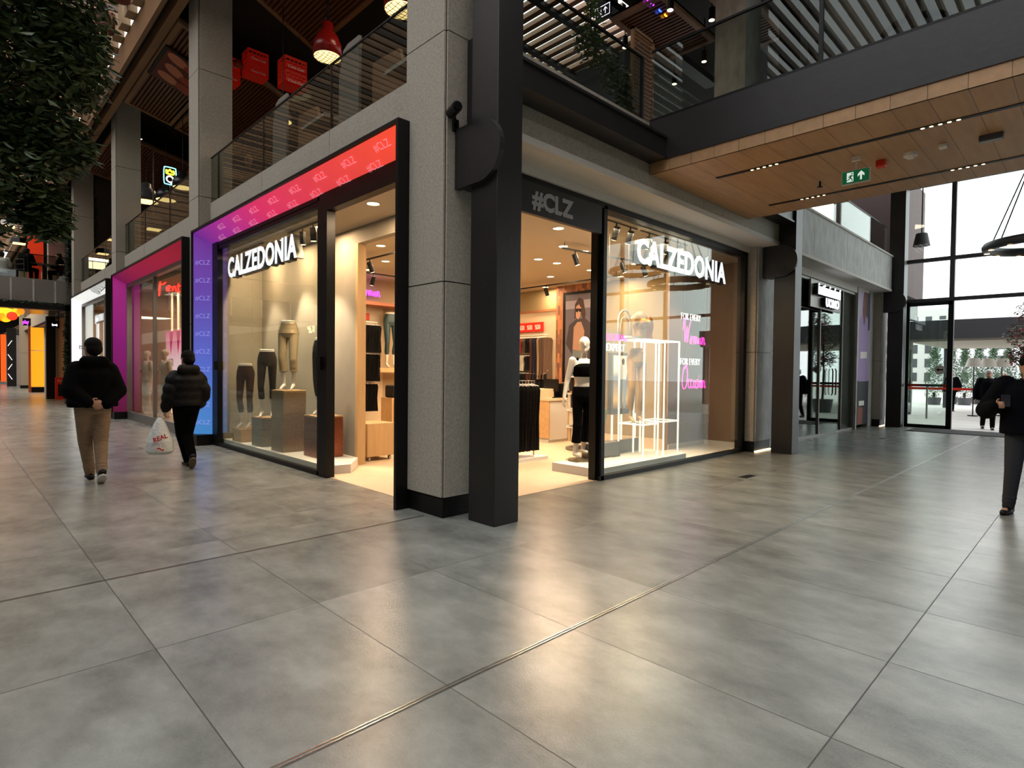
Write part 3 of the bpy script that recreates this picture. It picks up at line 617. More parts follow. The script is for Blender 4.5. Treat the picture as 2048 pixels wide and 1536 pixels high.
# white shop contents
sg = tag(MB().box(3.84, 3.88, 22.7, 25.2, 3.0, 3.35).build('shop_sign', mat('brown_fascia', '8A6A50', .6)), 'sign with small white lit capitals in the white framed window', 'sign')
text('JIMMY KEY', .3, m_cool, (3.80, 25.1, 3.06), YR, ZU, sg, 'lettering', .02, .01)
for y0, y1, nm in ((24.2, 24.6, 'nearer'), (25.7, 26.0, 'farther')):
    tag(MB().box(3.95, 4.0, y0, y1, .3, 3.4).build('light_column', m_cool), 'tall white light panel inside the white framed shop, the %s one' % nm, 'light panel')
# ================================================================ END OF THE ALLEY
hd = thing('planted_portal', 'dark portal frame covered with climbing greenery across the alley', 'portal', (3.4, 28, 0))
MB().box(3.28, 3.58, 27.9, 28.3, 0, 3.85).build('post', m_black, hd); MB().box(-5, 3.58, 27.9, 28.3, 3.60, 3.86).build('lintel', m_black, hd)
struct('bridge_far', MB().box(-6.3, 3.65, 28.4, 35, 3.9, 4.78), mat('mirror_cladding', '8F8B84', .25, .7), 'mirror clad footbridge at the end of the alley')
mb = MB()
for x in (-5, -3.6, -2.2, -.8, .4, 1.7, 2.35, 3.0): mb.box(x, x+.05, 28.37, 28.4, 3.88, 4.74)
struct('trim_bridge', mb, m_panel2)
g = MB().box(-6.3, 3.65, 28.40, 28.41, 4.78, 5.7).build('glass_railing', m_rail); tag(g, 'glass railing of the far footbridge', 'railing'); MB().box(-6.3, 3.65, 28.39, 28.42, 5.68, 5.71).build('top_rail', m_black, g)
struct('floor_bridge', MB().box(-6.3, 3.65, 28.42, 35, 4.70, 4.76), m_black)
gc = thing('ivy_column', 'dark square column overgrown with ivy beside the far footbridge', 'column', (3.85, 28, 4.78)); MB().box(3.45, 4.3, 28.45, 29.2, 4.77, 8.95).build('shaft', mat('near_black', '060606', .9), gc)
m_lan = [mat('lantern_'+n, c, .5, emit=c, es=1.1) for n, c in (('yellow', 'FFC21C'), ('orange', 'FF8A18'), ('green', '5E8A1E'), ('red', 'E8341C'))]
for i, (px_, py_, k, R_) in enumerate([(3, 618, 0, .19), (15, 617, 2, .20), (30, 624, 0, .19), (41, 622, 1, .13), (6, 626, 1, .17), (13, 634, 0, .19), (24, 632, 3, .17), (-9, 620, 0, .2), (-4, 634, 3, .18), (19, 627, 0, .16)]):
    x = 1.5+.0148*px_; z = 3.5-(py_-628)/50; y = 30+.22*(i % 3); l = thing('drum_lantern', ['yellow', 'orange', 'green', 'red'][k]+' round lantern in the cluster hanging under the far footbridge', 'lantern', (x, y, z), 'lanterns hanging under the far footbridge')
    MB().tube([(x, y-.02, z+.0), (x, y+.10, z+.02)], R_, 20).build('shade', m_lan[k], l); MB().tube([(x, y+.04, z+R_), (x, y+.04, 3.9)], .006, 4).build('cord', m_black, l)
# shops past the portal
struct('wall_tan', MB().box(3.60, 3.75, 28.4, 33.2, 0, 3.6), mat('orange_tan_wall', 'B98A5E', .8), 'tan wall past the portal')
r = tag(MB().box(3.2, 3.52, 33.0, 33.4, 0, 3.7).build('post', m_black), 'dark post behind the planted portal', 'post')
r = tag(MB().box(3.28, 3.68, 31.0, 31.06, .05, 1.0).build('menu_board', m_redp), 'red menu board standing low under the planted portal', 'board')
MB().box(3.38, 3.62, 30.99, 31.0, .2, .7).build('food_print', m_black, r); text('Burger', .1, m_white, (3.36, 30.99, .82), XR, ZU, r, 'lettering')
sg = thing('hanging_sign', 'small white lit blade sign under the portal', 'sign', (3.3, 31, 3.2)); MB().box(3.34, 3.37, 30.49, 30.51, 3.2, 3.9).box(3.14, 3.38, 30.49, 30.52, 3.05, 3.35).build('sign_box', m_black, sg)
text('Speedy', .12, m_cool, (3.13, 30.48, 3.15), XR, ZU, sg, 'lettering', .005, .004, xs=.55)
def lightwall(x0, x1, y, z0, z1, nm, lab, m):
    r = tag(MB().box(x0, x1, y, y+.1, z0, z1).build(nm, m), lab, 'panel'); return r
m_yel = mat('amber_backlit_panel', 'FFB428', .6, emit='FFA21E', es=1.0); m_org = mat('orange_backlit_panel', 'FF6A1C', .6, emit='FF5A18', es=.9)
lightwall(3.39, 3.96, 42.0, .3, 2.33, 'amber_light_wall', 'glowing amber panel in the distance, lower half', m_yel)
lightwall(3.39, 3.96, 42.0, 2.37, 3.64, 'amber_light_wall', 'glowing amber panel in the distance, upper half', m_yel)
lightwall(3.39, 3.96, 41.98, 0, .29, 'dark_skirting', 'dark kick panel below the amber panels', m_black)
lightwall(3.27, 3.37, 41.9, .0, 4.1, 'orange_post', 'narrow orange post left of the amber panels', mat('orange_paint', 'D8602A', .6))
lightwall(3.12, 3.45, 62, .2, 4.0, 'orange_light_wall', 'glowing orange panel at the far left', m_org)
lightwall(3.10, 3.62, 55, 0, 4.2, 'dark_kiosk_wall', 'dark kiosk wall with slanted light tubes', mat('kiosk_black', '101014', .6))
for k, (x, z, d_) in enumerate([(3.16, 3.1, 1), (3.16, 2.1, -1), (3.16, 1.4, 1), (3.16, .7, -1)]):
    q = tag(MB().tube([(x, 54.97, z-.2*d_), (x+.22, 54.97, z+.2*d_)], .02, 6).build('light_tube', m_neonw), 'short slanted white light tube on the dark kiosk wall', 'light tube', 'slanted light tubes on the dark kiosk')
struct('wall_far_grey', MB().box(-6, 3.0, 75, 75.4, 0, 9).box(4.1, 4.3, 33.4, 75, 0, 4.6), m_panel)
sg = tag(MB().box(3.0, 3.35, 41.5, 41.55, 3.7, 4.1).build('shop_sign', m_black), 'distant sign with violet lit lettering', 'sign'); text('play', .28, m_neonv, (3.0, 41.48, 3.8), XR, ZU, sg, 'lettering', .01, .01, xs=.6)
light('alley_light', 'AREA', (1, 45, 8), 500, (1, .75, .5), 5); light('alley_light', 'AREA', (1, 30, 3.7), 60, (1, .72, .45), 2)
# ================================================================ UPPER LEFT RESTAURANT
struct('wall_upper', MB().box(12.5, 12.6, 12, 80, 4.6, 9).box(-9, 12.6, 79.5, 80, 0, 9.1), mat('upper_dark_wall', '1A1411', .8))
def raft(x0, x1, y0, y1, z, lab, ax='Y', step=.09, skew=0):
    def sk(m): m.v = [(a, b+skew*(a-x0), c) for a, b, c in m.v]; return m
    r = thing('slatted_ceiling_raft', lab, 'ceiling raft', ((x0+x1)/2, (y0+y1)/2, z))
    sk(MB().box(x0, x1, y0, y1, z+.06, z+.10)).build('backing', m_dark, r)
    mb = MB()
    if ax == 'X':
        y = y0+.1
        while y < y1-.1: mb.box(x0+.1, x1-.1, y, y+step*.55, z, z+.06); y += step
    else:
        x = x0+.1
        while x < x1-.1: mb.box(x, x+step*.55, y0+.1, y1-.1, z, z+.06); x += step
    sk(mb).build('slats', m_slat, r)
    sk(MB().box(x0, x1, y0, y0+.1, z-.02, z+.1).box(x0, x1, y1-.1, y1, z-.02, z+.1).box(x0, x0+.1, y0+.1, y1-.1, z-.02, z+.1).box(x1-.1, x1, y0+.1, y1-.1, z-.02, z+.1)).build('rim', m_rwood, r)
    return r
rA = raft(3.32, 4.6, 12.9, 17.8, 8.3, 'slatted wood ceiling raft with a framed food picture, beyond the first upper pillar', skew=.62)
raft(4.7, 7.2, 13.7, 18.7, 8.3, 'slatted wood ceiling raft inward of the food picture', skew=.62)
raft(3.5, 5.7, 5.2, 10.75, 8.3, 'slatted wood ceiling raft above the red pendant lamp', skew=.58)
raft(3.5, 6.2, 20.2, 25, 8.3, 'slatted ceiling raft above the far restaurant tables', skew=.6)
pic = thing('food_picture', 'framed picture of halved tomatoes fixed to the restaurant ceiling', 'picture', (4.0, 14.9, 8.28))
def skw(m): m.v = [(a, b+.62*(a-3.36), c) for a, b, c in m.v]; return m
skw(MB().box(3.36, 4.52, 13.98, 15.55, 8.24, 8.28)).build('frame', m_black, pic); skw(MB().box(3.42, 4.46, 14.04, 15.49, 8.232, 8.24)).build('print', mat('tomato_dark', '6A2A20', .6), pic)
for i, (x, y, a) in enumerate(((3.72, 14.25, .4), (4.15, 14.35, .2), (3.78, 14.75, .6), (4.2, 14.9, .2), (3.75, 15.2, .4), (4.2, 15.3, .5))):
    skw(MB().add([(x+.27*math.cos(k)*math.cos(a)-.17*math.sin(k)*math.sin(a), y+.27*math.cos(k)*math.sin(a)+.17*math.sin(k)*math.cos(a), 8.230-.001*i) for k in [j*PI/12 for j in range(24)]], [tuple(range(24))[::-1]])).build('tomato_print', mat('tomato_print_%d' % (i % 2), ['D88A68', 'B04A38'][i % 2], .6), pic)
# pendant lamps
def pendant(name, x, y, z, r0, h, mshade, label, zt=8.9, cage=False, chain=False, grp=None, es=None):
    l = thing(name, label, 'lamp', (x, y, z), grp)
    MB().loft([(x, y, z, r0, r0), (x, y, z+h*.35, r0*.97, r0*.97), (x, y, z+h*.6, r0*.72, r0*.72), (x, y, z+h*.72, r0*.42, r0*.42), (x, y, z+h*.95, r0*.38, r0*.38), (x, y, z+h, r0*.2, r0*.2)], 28).build('lamp_shade', mshade, l, smooth=True)
    MB().disc((x, y), r0*.93, z-.004, 28).build('lamp_lens', es or mat('pendant_lens', 'FFE9B0', .5, emit='FFD98C', es=2.6), l)
    if cage:
        mb = MB()
        for k in range(-3, 4):
            d = k*r0*.28; e = math.sqrt(max(r0*r0*.88-d*d, 0)); s_ = lambda q: z-.02-.04*(1-(q/r0)**2)
            mb.tube([(x+d, y+e*t, s_(math.hypot(d, e*t))) for t in (-1, -.5, 0, .5, 1)], .004, 4); mb.tube([(x+e*t, y+d, s_(math.hypot(d, e*t))) for t in (-1, -.5, 0, .5, 1)], .004, 4)
        mb.build('wire_guard', m_black, l)
    if chain:
        mb = MB(); zz = z+h; k = 0
        while zz < zt:
            a = k % 2*PI/2; mb.tube([(x+.028*math.cos(q)*math.cos(a), y+.028*math.cos(q)*math.sin(a), zz+.05+.055*math.sin(q)) for q in [j*PI/4 for j in range(8)]], .009, 5, closed=True); zz += .085; k += 1
        mb.build('chain', m_black, l)
    else: MB().tube([(x, y, z+h), (x, y, zt)], .008, 5).build('cord', m_black, l)
    return l
m_redenam = mat('red_enamel', '8E1512', .25); m_greyshade = mat('grey_enamel', '5C6264', .4); m_blackenam = mat('black_enamel', '1A1A1C', .3)
pendant('pendant_lamp', 4.9, 9.8, 7.02, .25, .62, m_redenam, 'red enamel pendant lamp with wire guard on a chain', 8.9, cage=True, chain=True)
pendant('pendant_lamp', 5.0, 7.62, 6.95, .26, .6, m_redenam, 'red enamel pendant lamp cut by the frame top next to the corner pillar', 8.9, cage=True, chain=True)
pendant('pendant_lamp', 4.6, 11.0, 6.15, .17, .3, m_greyshade, 'grey pendant lamp glowing behind the railing glass over the corner shop')
pendant('pendant_lamp', 4.6, 19.17, 6.33, .27, .45, m_blackenam, 'black pendant lamp below the yellow neon sign')
pendant('pendant_lamp', 4.6, 17.5, 6.32, .25, .45, m_blackenam, 'pendant lamp half hidden by the second upper pillar')
pendant('pendant_lamp', 4.6, 21.5, 6.75, .36, .6, m_greyshade, 'grey pendant lamp beside the third upper pillar')
l = thing('square_lamp', 'grey square pendant lamp low behind the railing glass', 'lamp', (4.6, 20.6, 5.8)); MB().box(4.4, 4.8, 20.4, 20.8, 5.72, 6.1).build('lamp_shade', m_greyshade, l); MB().box(4.42, 4.78, 20.42, 20.78, 5.70, 5.72).build('lamp_lens', MATS['pendant_lens'], l); MB().tube([(4.6, 20.6, 6.1), (4.6, 20.6, 8.2)], .02, 6).build('stem', m_alu, l)
for x, z, c, lb, Y_ in ((2.82, 7.25, m_redp, 'red', 30), (2.58, 7.6, m_greyshade, 'pale grey', 31.2), (2.4, 6.8, m_greyshade, 'grey', 29.2), (2.22, 6.62, m_black, 'black', 32), (1.75, 6.9, m_white, 'white', 30)):
    l = thing('shallow_lamp', lb+' shallow square lamp over the far footbridge tables', 'lamp', (x, Y_, z)); MB().loft([(x, Y_, z, .3, .3), (x, Y_, z+.22, .24, .24)], 4).build('lamp_shade', c, l); MB().box(x-.2, x+.2, Y_-.2, Y_+.2, z-.03, z).build('lamp_lens', MATS['pendant_lens'], l); MB().tube([(x, Y_, z+.2), (x, Y_, 9.6)], .01, 4).build('cord', m_black, l)
# neon signs upstairs
sg = thing('neon_sign', 'rounded blue and yellow neon sign in the dark upper restaurant', 'sign', (4.6, 18.74, 6.9))
def rrect(w_, h_, r_): return [(r_, 0), (w_-r_, 0), (w_, r_), (w_, h_-r_), (w_-r_, h_), (r_, h_), (0, h_-r_), (0, r_), (r_, 0)]
strokes([rrect(.30, .48, .05)], 1, mat('cyan_neon', '8CF0FF', .5, emit='7CE8FF', es=3), (4.45, 18.74, 6.68), XR, ZU, .014, sg)
strokes([[(.15+.085*math.cos(a), .15+.085*math.sin(a)) for a in [k*PI/6 for k in range(13)]], [(.14, .08), (.2, .03)]], 1, m_neonw, (4.45, 18.74, 6.68), XR, ZU, .022, sg)
strokes([[(.06, .3), (.06, .4), (.1, .36), (.15, .42), (.2, .36), (.24, .4), (.24, .3), (.06, .3)]], 1, mat('yellow_neon', 'FFF040', .5, emit='FFE830', es=3), (4.45, 18.74, 6.68), XR, ZU, .022, sg)
sg = thing('neon_sign', 'small red neon letter below the blue and yellow sign', 'sign', (4.6, 19.43, 6.6)); strokes([[(0, 0), (.03, .15), (.05, .0)], [(.05, .1), (.1, .17), (.13, .02), (.17, .1)]], 1.2, m_neonr, (4.5, 19.43, 6.5), XR, ZU, .014, sg)
# red drink crates hung under the dark ceiling
def crate(x, y, z, lab):
    c = thing('bottle_crate', lab, 'crate', (x, y, z), 'red bottle crates hanging under the restaurant ceiling')
    s_ = .36; W = .46; h = .275
    mb = MB().box(x, x+W, y, y+s_, z, z+.02)
    for xx in (0, .10, .18, .26, .34, .44): mb.box(x+xx, x+xx+.02, y, y+.02, z, z+h).box(x+xx, x+xx+.02, y+s_-.02, y+s_, z, z+h)
    for zz in (.0, .13, h-.05): mb.box(x, x+W, y, y+.02, z+zz, z+zz+.05).box(x, x+W, y+s_-.02, y+s_, z+zz, z+zz+.05).box(x, x+.02, y, y+s_, z+zz, z+zz+.05).box(x+W-.02, x+W, y, y+s_, z+zz, z+zz+.05)
    mb.box(x, x+W, y, y+.02, z+.02, z+.15).box(x, x+.02, y, y+s_, z, z+.15)
    mb.build('crate_body', mat('crate_red', 'C22412', .35, emit='C22412', es=.10), c)  # faint glow put into the red plastic, a crate is no lamp
    text('Coca-Cola', .075, m_white, (x+.06, y-.004, z+.05), XR, ZU, c, 'lettering', .001, .001, shear=.3)
    return c
for (x, y, z, n) in ((4.86, 13.5, 8.35, 'upper crate of the left pair'), (4.86, 13.5, 8.07, 'lower crate of the left pair'), (4.85, 11.5, 7.43, 'upper crate of the right pair'), (4.85, 11.5, 7.15, 'lower crate of the right pair'), (4.38, 13.9, 8.2, 'upper crate by the upper pillar'), (4.38, 13.9, 7.92, 'lower crate by the upper pillar')):
    crate(x, y, z, 'red plastic bottle crate with white script, '+n)
for (x, y, z, n) in ((5.08, 13.68, 8.62, 'left'), (5.08, 11.68, 7.70, 'right'), (4.6, 14.1, 8.47, 'pillar side')):
    tag(MB().tube([(x-.15, y, z-.54), (x-.15, y, 9)], .006, 4).tube([(x+.15, y, z-.54), (x+.15, y, 9)], .006, 4).build('hanging_cable', m_black), 'thin black cables holding up the %s pair of red crates' % n, 'cable')
for y, nm in ((8.25, 'nearer'), (10.75, 'farther')):
    b = thing('booth_divider', nm+' tall rounded booth divider behind the railing glass', 'divider', (4.3, y, 4.6))
    P = [(4.3, y, 4.6), (4.3, y-.02, 5.9), (4.3, y-.15, 6.25), (4.3, y-.28, 6.3), (4.3, y-.62, 6.3), (4.3, y-.6, 4.6)]
    MB().prism(P, (.05, 0, 0)).build('panel', mat('booth_grey', '8A847C', .7), b, bev=.01)
    b2 = thing('bench_seat', nm+' wooden booth bench with green cushion', 'bench', (4.35, y-1, 4.6))
    MB().prism([(4.5, y-.65, 4.6), (4.5, y-.65, 5.95), (4.5, y-1.35, 5.9), (4.5, y-1.5, 5.5), (4.5, y-1.3, 4.6)], (.06, 0, 0)).build('backrest', mat('booth_wood', '8A6444', .6), b2)
    MB().tube([(4.35, y-.7, 5.05), (4.35, y-1.35, 5.1)], .1, 10).build('cushion', mat('green_cushion', '41523C', .8), b2, smooth=True)
    t = thing('table', nm+' thin light table top behind the railing glass', 'table', (4.3, y-1.9, 4.6)); MB().box(4.15, 4.8, y-2.35, y-1.55, 5.33, 5.38).build('tabletop', mat('pale_top', 'B7ADA0', .5), t); MB().cyl((4.5, y-1.95), .04, 4.62, 5.33).build('leg', m_black, t); MB().cyl((4.5, y-1.95), .22, 4.60, 4.62).build('foot', m_black, t)
random.seed(3)
for i in range(16):
    x = 4.3+random.random()*5; y = 6+random.random()*18
    l = thing('ceiling_spot', 'small black spotlight under the dark restaurant ceiling', 'spotlight', (x, y, 8.6), 'small spots under the restaurant ceiling'); MB().cyl((x, y), .05, 8.55, 8.75, 10).build('body', m_black, l); MB().disc((x, y), .045, 8.548, 10).build('lamp_lens', m_warm, l)
for x, y, e in ((5.5, 8, 45), (6, 14, 60), (6, 22, 60), (9, 9, 30)): light('restaurant_light', 'AREA', (x, y, 8.2), e*.45, (1, .72, .45), 1.0)
# ================================================================ UPPER RIGHT
raft(9.3, 11.35, 5.72, 6.85, 8.3, 'slatted wood ceiling raft below the coloured neon word', step=.10)
raft(9.6, 12.2, 4.6, 5.2, 8.3, 'slatted wood ceiling raft above the footbridge landing', step=.10)
lv = struct('ceiling_louvres', MB().box(8.1, 8.16, 7.0, 11.2, 8.86, 9.0).box(11.14, 11.2, 7.0, 11.2, 8.86, 9.0), m_rwood, 'timber louvred skylight over the upper floor')
x = 8.2
while x < 11.1: MB().box(x, x+.13, 7.0, 11.2, 8.88, 8.98).build('louvre', m_rwood, lv); x += .28
for y in (8.0, 9.3): MB().box(8.1, 11.2, y, y+.12, 8.78, 8.88).build('cross_beam', m_black, lv)
struct('wall_upper_right', MB().box(14.2, 14.4, 7.6, 18, 4.6, 7.6), mat('olive_wall', '3A3C34', .8))
ex = thing('exit_sign', 'dark exit sign with white outline on the upper floor', 'exit sign', (8.95, 6.84, 8.3)); MB().box(8.94, 8.97, 6.6, 6.98, 8.15, 8.42).build('housing', m_black, ex)
strokes([[(0, 0), (.34, 0), (.34, .2), (0, .2), (0, 0)]], 1, m_neonw, (8.935, 6.96, 8.19), YR, ZU, .006, ex, sub=1); strokes([[(.24, .04), (.24, .16)], [(.2, .11), (.24, .16), (.28, .11)], [(.06, .04), (.06, .16), (.14, .16), (.14, .04)], [(.08, .05), (.1, .14), (.13, .05)]], 1, m_neonw, (8.935, 6.96, 8.19), YR, ZU, .006, ex, name='pictogram', sub=1)
sg = thing('neon_sign', 'multicoloured neon word on a clear panel at the top of the upper floor', 'sign', (8.6, 5.4, 7.8))
for i, (ch, c) in enumerate((('S', m_neonr), ('M', m_neonv), ('I', m_neonv), ('L', mat('blue_neon', '3060FF', .5, emit='3858FF', es=4)), ('E', mat('orange_neon', 'FFA020', .5, emit='FF9A20', es=4)))):
    text(ch, .27, c, (9.02+.20*i, 6.0, 8.27), XR, ZU, sg, 'letter', .015, -.006, xs=.8)
MB().box(8.9, 10.3, 6.03, 6.04, 8.12, 8.62).build('clear_panel', m_clear, sg); MB().tube([(9.0, 6.035, 8.6), (9.0, 6.035, 9.0)], .004, 4).tube([(10.2, 6.035, 8.6), (10.2, 6.035, 9.0)], .004, 4).build('hanging_wire', m_black, sg)
for i, (x, y, z) in enumerate(((10.2, 7.15, 8.25), (12.2, 7.15, 8.2), (10.5, 5.38, 8.2), (9.0, 5.38, 7.73), (11.6, 6.1, 8.1))):
    l = thing('spotlight', ['spotlight left of the hanging vine', 'spotlight low over the louvre frame', 'spotlight above the footbridge landing', 'spotlight at the frame top right of the neon word', 'spotlight near the dark foliage'][i], 'spotlight', (x, y, z)); MB().cyl((x, y), .06, z, z+.22, 14).build('body', m_black, l); MB().disc((x, y), .052, z-.002, 14).build('lamp_lens', m_warm, l); MB().tube([(x, y, z+.2), (x, y, 9)], .012, 5).build('stem', m_black, l)
light('landing_fill', 'AREA', (6.8, 6.4, 8.4), 60, (1, .8, .6), 1.0)  # added fill that brightens the vine by the upper railing, no fixture here
struct('trim_track', MB().box(7, 14, 7.0, 7.3, 8.75, 8.9).box(7, 14, 5.3, 5.5, 8.7, 8.9), m_black)
# grey upper pillar and things by the landing
g = MB().box(11.3, 19.0, 4.345, 4.357, 4.80, 5.62).build('glass_railing', m_clear); tag(g, 'glass railing over the pale concrete fascia', 'railing')
MB().box(11.3, 19.0, 4.335, 4.367, 5.60, 5.625).build('top_rail', m_black, g)
r = MB().box(9.9, 10.5, 4.44, 5.0, 4.6, 8.9).build('pillar', m_panel2); tag(r, 'pale upper floor pillar seen through the footbridge glass', 'pillar')
r = thing('rack_screen', 'tall wooden rack screen just inside the upper railing corner', 'screen', (6.9, 4.7, 4.6))
mb = MB().box(6.75, 6.79, 4.6, 4.64, 4.6, 6.2).box(7.25, 7.29, 4.6, 4.64, 4.6, 6.2).box(6.75, 7.29, 4.6, 4.64, 6.16, 6.2); mb.build('frame', m_rwood, r)
mb = MB()
for k in range(24): mb.box(6.79, 7.25, 4.61, 4.63, 4.75+k*.06, 4.77+k*.06)
mb.build('slats', m_rwood, r)
random.seed(11)
def leaves(n, boxes, size, mb=None, droop=.4):
    mb = mb or MB()
    for _ in range(n):
        c, r_ = random.choice(boxes); d = Vector((random.gauss(0, 1), random.gauss(0, 1), random.gauss(0, 1))).normalized()*(random.random()**.4)
        p = Vector((c[0]+d.x*r_[0], c[1]+d.y*r_[1], c[2]+d.z*r_[2])); L_ = size*(.7+.6*random.random()); W = L_*.2
        a = random.random()*2*PI; t = Vector((math.cos(a), math.sin(a), -droop+.7*(random.random()-.5))).normalized(); q = t.cross(Vector((random.gauss(0, .5), random.gauss(0, .5), 1))).normalized()*W; nn = t.cross(q).normalized()*W*.3
        mb.add([p, p+t*L_*.35+q+nn, p+t*L_*.7+q*.8+nn, p+t*L_, p+t*L_*.7-q*.8+nn, p+t*L_*.35-q+nn, p+t*L_*.5], [(0, 6, 1), (1, 6, 2), (2, 6, 3), (3, 6, 4), (4, 6, 5), (5, 6, 0)])
    return mb
v = thing('hanging_plant', 'trailing green vine hanging inside the upper railing', 'plant', (6.2, 5.0, 6.2))
leaves(1100, [((5.95, 4.75, 5.75), (.25, .2, .16)), ((6.2, 4.75, 5.62), (.35, .2, .15)), ((6.5, 4.7, 5.42), (.22, .2, .18)), ((6.62, 4.65, 5.2), (.10, .12, .22)), ((6.1, 4.8, 6.1), (.12, .15, .35))], .075).build('foliage', mat('vine_leaves', '5E7A48', .5, noise=.35, nscale=4), v)
MB().tube([(6.0, 4.8, 8.9), (6.05, 4.78, 5.8), (6.5, 4.7, 5.45), (6.64, 4.65, 5.1)], .012, 5).build('stem', m_bark, v)
# hanging pencils sculpture and landing window
pn = thing('pencil_sculpture', 'cluster of large wooden pencils hanging over the landing', 'sculpture', (13.2, 4.8, 8.2))
for i in range(9):
    a = Vector((12.5+i*.17, 4.9-.03*i, 8.85)); b = a+Vector((.15+.05*i, -.15, -1.1-.14*(i % 3)))
    pc = MB().tube([a, b], .07, 6).build('pencil', m_rwood if i % 2 else m_brown, pn)
    d = (b-a).normalized(); MB().tube([b, b+d*.22], [.07, .015], 6).build('tip', m_oak, pc)
w7 = struct('window_7', MB().box(12.9, 13.0, 4.5, 8.5, 7.6, 7.75), m_black)
struct('trim_landing', MB().box(9.7, 9.78, 1.9, 2.05, 4.7, 8.9), m_brown)
pl = thing('potted_plant', 'small dark potted palm behind the footbridge glass', 'plant', (10.2, 3.9, 4.9)); MB().cyl((9.9, 3.9), .14, 4.7, 5.0, 12).build('pot', m_black, pl); leaves(70, [((9.9, 3.9, 5.1), (.12, .12, .1))], .25, droop=-.3).build('foliage', m_leafd, pl)
struct('floor_landing', MB().box(9.6, 10.86, 3.2, 4.3, 4.47, 4.6), m_black)
for i, (x, y) in enumerate(((14.2, 1.2), (16, -1.5))):
    rg = thing('ring_chandelier', ['large dark ring chandelier hanging over the glass entrance', 'second ring chandelier over the corridor'][i], 'chandelier', (x, y, 4.1+i))
    z = 4.02+i*.9; R_ = .85; cx, cy_ = (x+.9, y-.35)
    mb = MB().tube([(cx+R_*math.cos(a), cy_+R_*math.sin(a), z) for a in [k*2*PI/40 for k in range(40)]], .09, 10, closed=True); mb.build('ring', m_mull, rg, smooth=True)
    mb = MB()
    for k in range(6):
        a = k*PI/3+.3; mb.tube([(cx+R_*math.cos(a), cy_+R_*math.sin(a), z+.05), (cx, cy_, z+2.3)], .012, 5)
    mb.tube([(cx, cy_, z+2.2), (cx, cy_, 8.9)], .02, 6); mb.build('rods', m_black, rg)
    mb = MB()
    for k in range(12): a = k*PI/6; mb.disc((cx+R_*math.cos(a), cy_+R_*math.sin(a)), .05, z-.092, 10)
    mb.build('lamp_lens', m_warm2, rg)
rg = thing('disc_chandelier', 'dark shallow disc lamp on two chains above the footbridge', 'chandelier', (10.5, 2.2, 7.2))
cx, cy_, z = 10.3, 2.05, 6.55; MB().tube([(cx+.42*math.cos(a), cy_+.42*math.sin(a), z) for a in [k*2*PI/32 for k in range(32)]], .05, 8, closed=True).build('ring', m_black, rg, smooth=True); MB().cyl((cx, cy_), .3, z, z+.12, 24).build('disc', m_mull, rg)
for d_ in (-.12, .12): MB().tube([(cx+d_, cy_-d_, z+.1), (cx+d_, cy_-d_, 8.9)], .012, 5).build('chain', m_alu, rg)
# ================================================================ CORNER SHOP INTERIOR
def downlight(x, y, z, label, grp, e=16, col=(1, .70, .42)):
    d = thing('downlight', label, 'downlight', (x, y, z), grp)
    MB().tube([(x+.085*math.cos(a), y+.085*math.sin(a), z-.004) for a in [k*PI/9 for k in range(18)]], .009, 6, closed=True).build('trim_ring', m_white, d)
    MB().disc((x, y), .078, z-.003, 18).build('lamp_lens', m_warm, d)
    light('bulb', 'AREA', (0, 0, -.03), e, col, .14, parent=d)
    return d
for y, xs in ((5.74, (6.55, 8.6)), (6.49, (7.54, 8.1, 9.71)), (7.58, (8.08, 8.62, 9.69, 10.76)), (8.76, (9.75, 5.37, 7.2)), (9.93, (10.87, 8.6, 6.2)), (11.06, (6.46, 8.8))):
    for x in xs: downlight(x, y, 3.6, 'round recessed downlight glowing in the shop ceiling', 'recessed downlights in the shop ceiling', 24)
for x, y in ((3.95, 6.63), (4.05, 8.3), (4.05, 9.6), (4.05, 10.9)): downlight(x, y, 3.6, 'round recessed downlight over the left display window' if y > 7 else 'round recessed downlight just inside the left entrance', 'window downlights' if y > 7 else None, 34)
def track(p0, p1, n, lab, z=3.6, toward=(0, 0, -1), lit=True, drop=.12, en=0, tgt=None):
    p0 = Vector(p0); p1 = Vector(p1)
    t = tag(MB().tube([p0, p1], .018, 4).build('light_track', m_black), 'black light track '+lab, 'light track')
    for q in (.02, .98):
        p = p0.lerp(p1, q); MB().tube([p, (p.x, p.y, 3.605)], .006, 5).build('hanger_rod', m_black, t)
    for i in range(n):
        p = p0.lerp(p1, (i+.5)/n); s_ = thing('track_spotlight', 'black cylinder spotlight on the track '+lab, 'spotlight', tuple(p), 'spotlights on the track '+lab)
        d = Vector(toward).normalized(); q = p+Vector((0, 0, -drop))
        MB().tube([p, q], .012, 6).build('stem', m_black, s_); MB().tube([q-d*.06, q+d*.13], .045, 12).build('body', m_black, s_); MB().tube([q+d*.131, q+d*.134], .038, 12).build('lamp_lens', m_warm if lit else m_black, s_)
track((3.85, 7.6, 3.58), (3.85, 9.0, 3.58), 4, 'over the left window', toward=(.1, .1, -1)); track((3.85, 10.0, 3.58), (3.85, 11.5, 3.58), 2, 'at the far end of the left window', toward=(.1, .1, -1))
track((6.35, 4.92, 3.6), (7.4, 4.92, 3.6), 3, 'inside the right window, near the entrance', toward=(.15, .5, -1)); track((7.5, 4.92, 3.6), (8.9, 4.92, 3.6), 3, 'inside the right window, middle', toward=(.1, .25, -1))
track((7.3, 6.3, 3.5), (9.6, 6.0, 3.5), 4, 'deeper behind the right window', toward=(.3, -.2, -1))
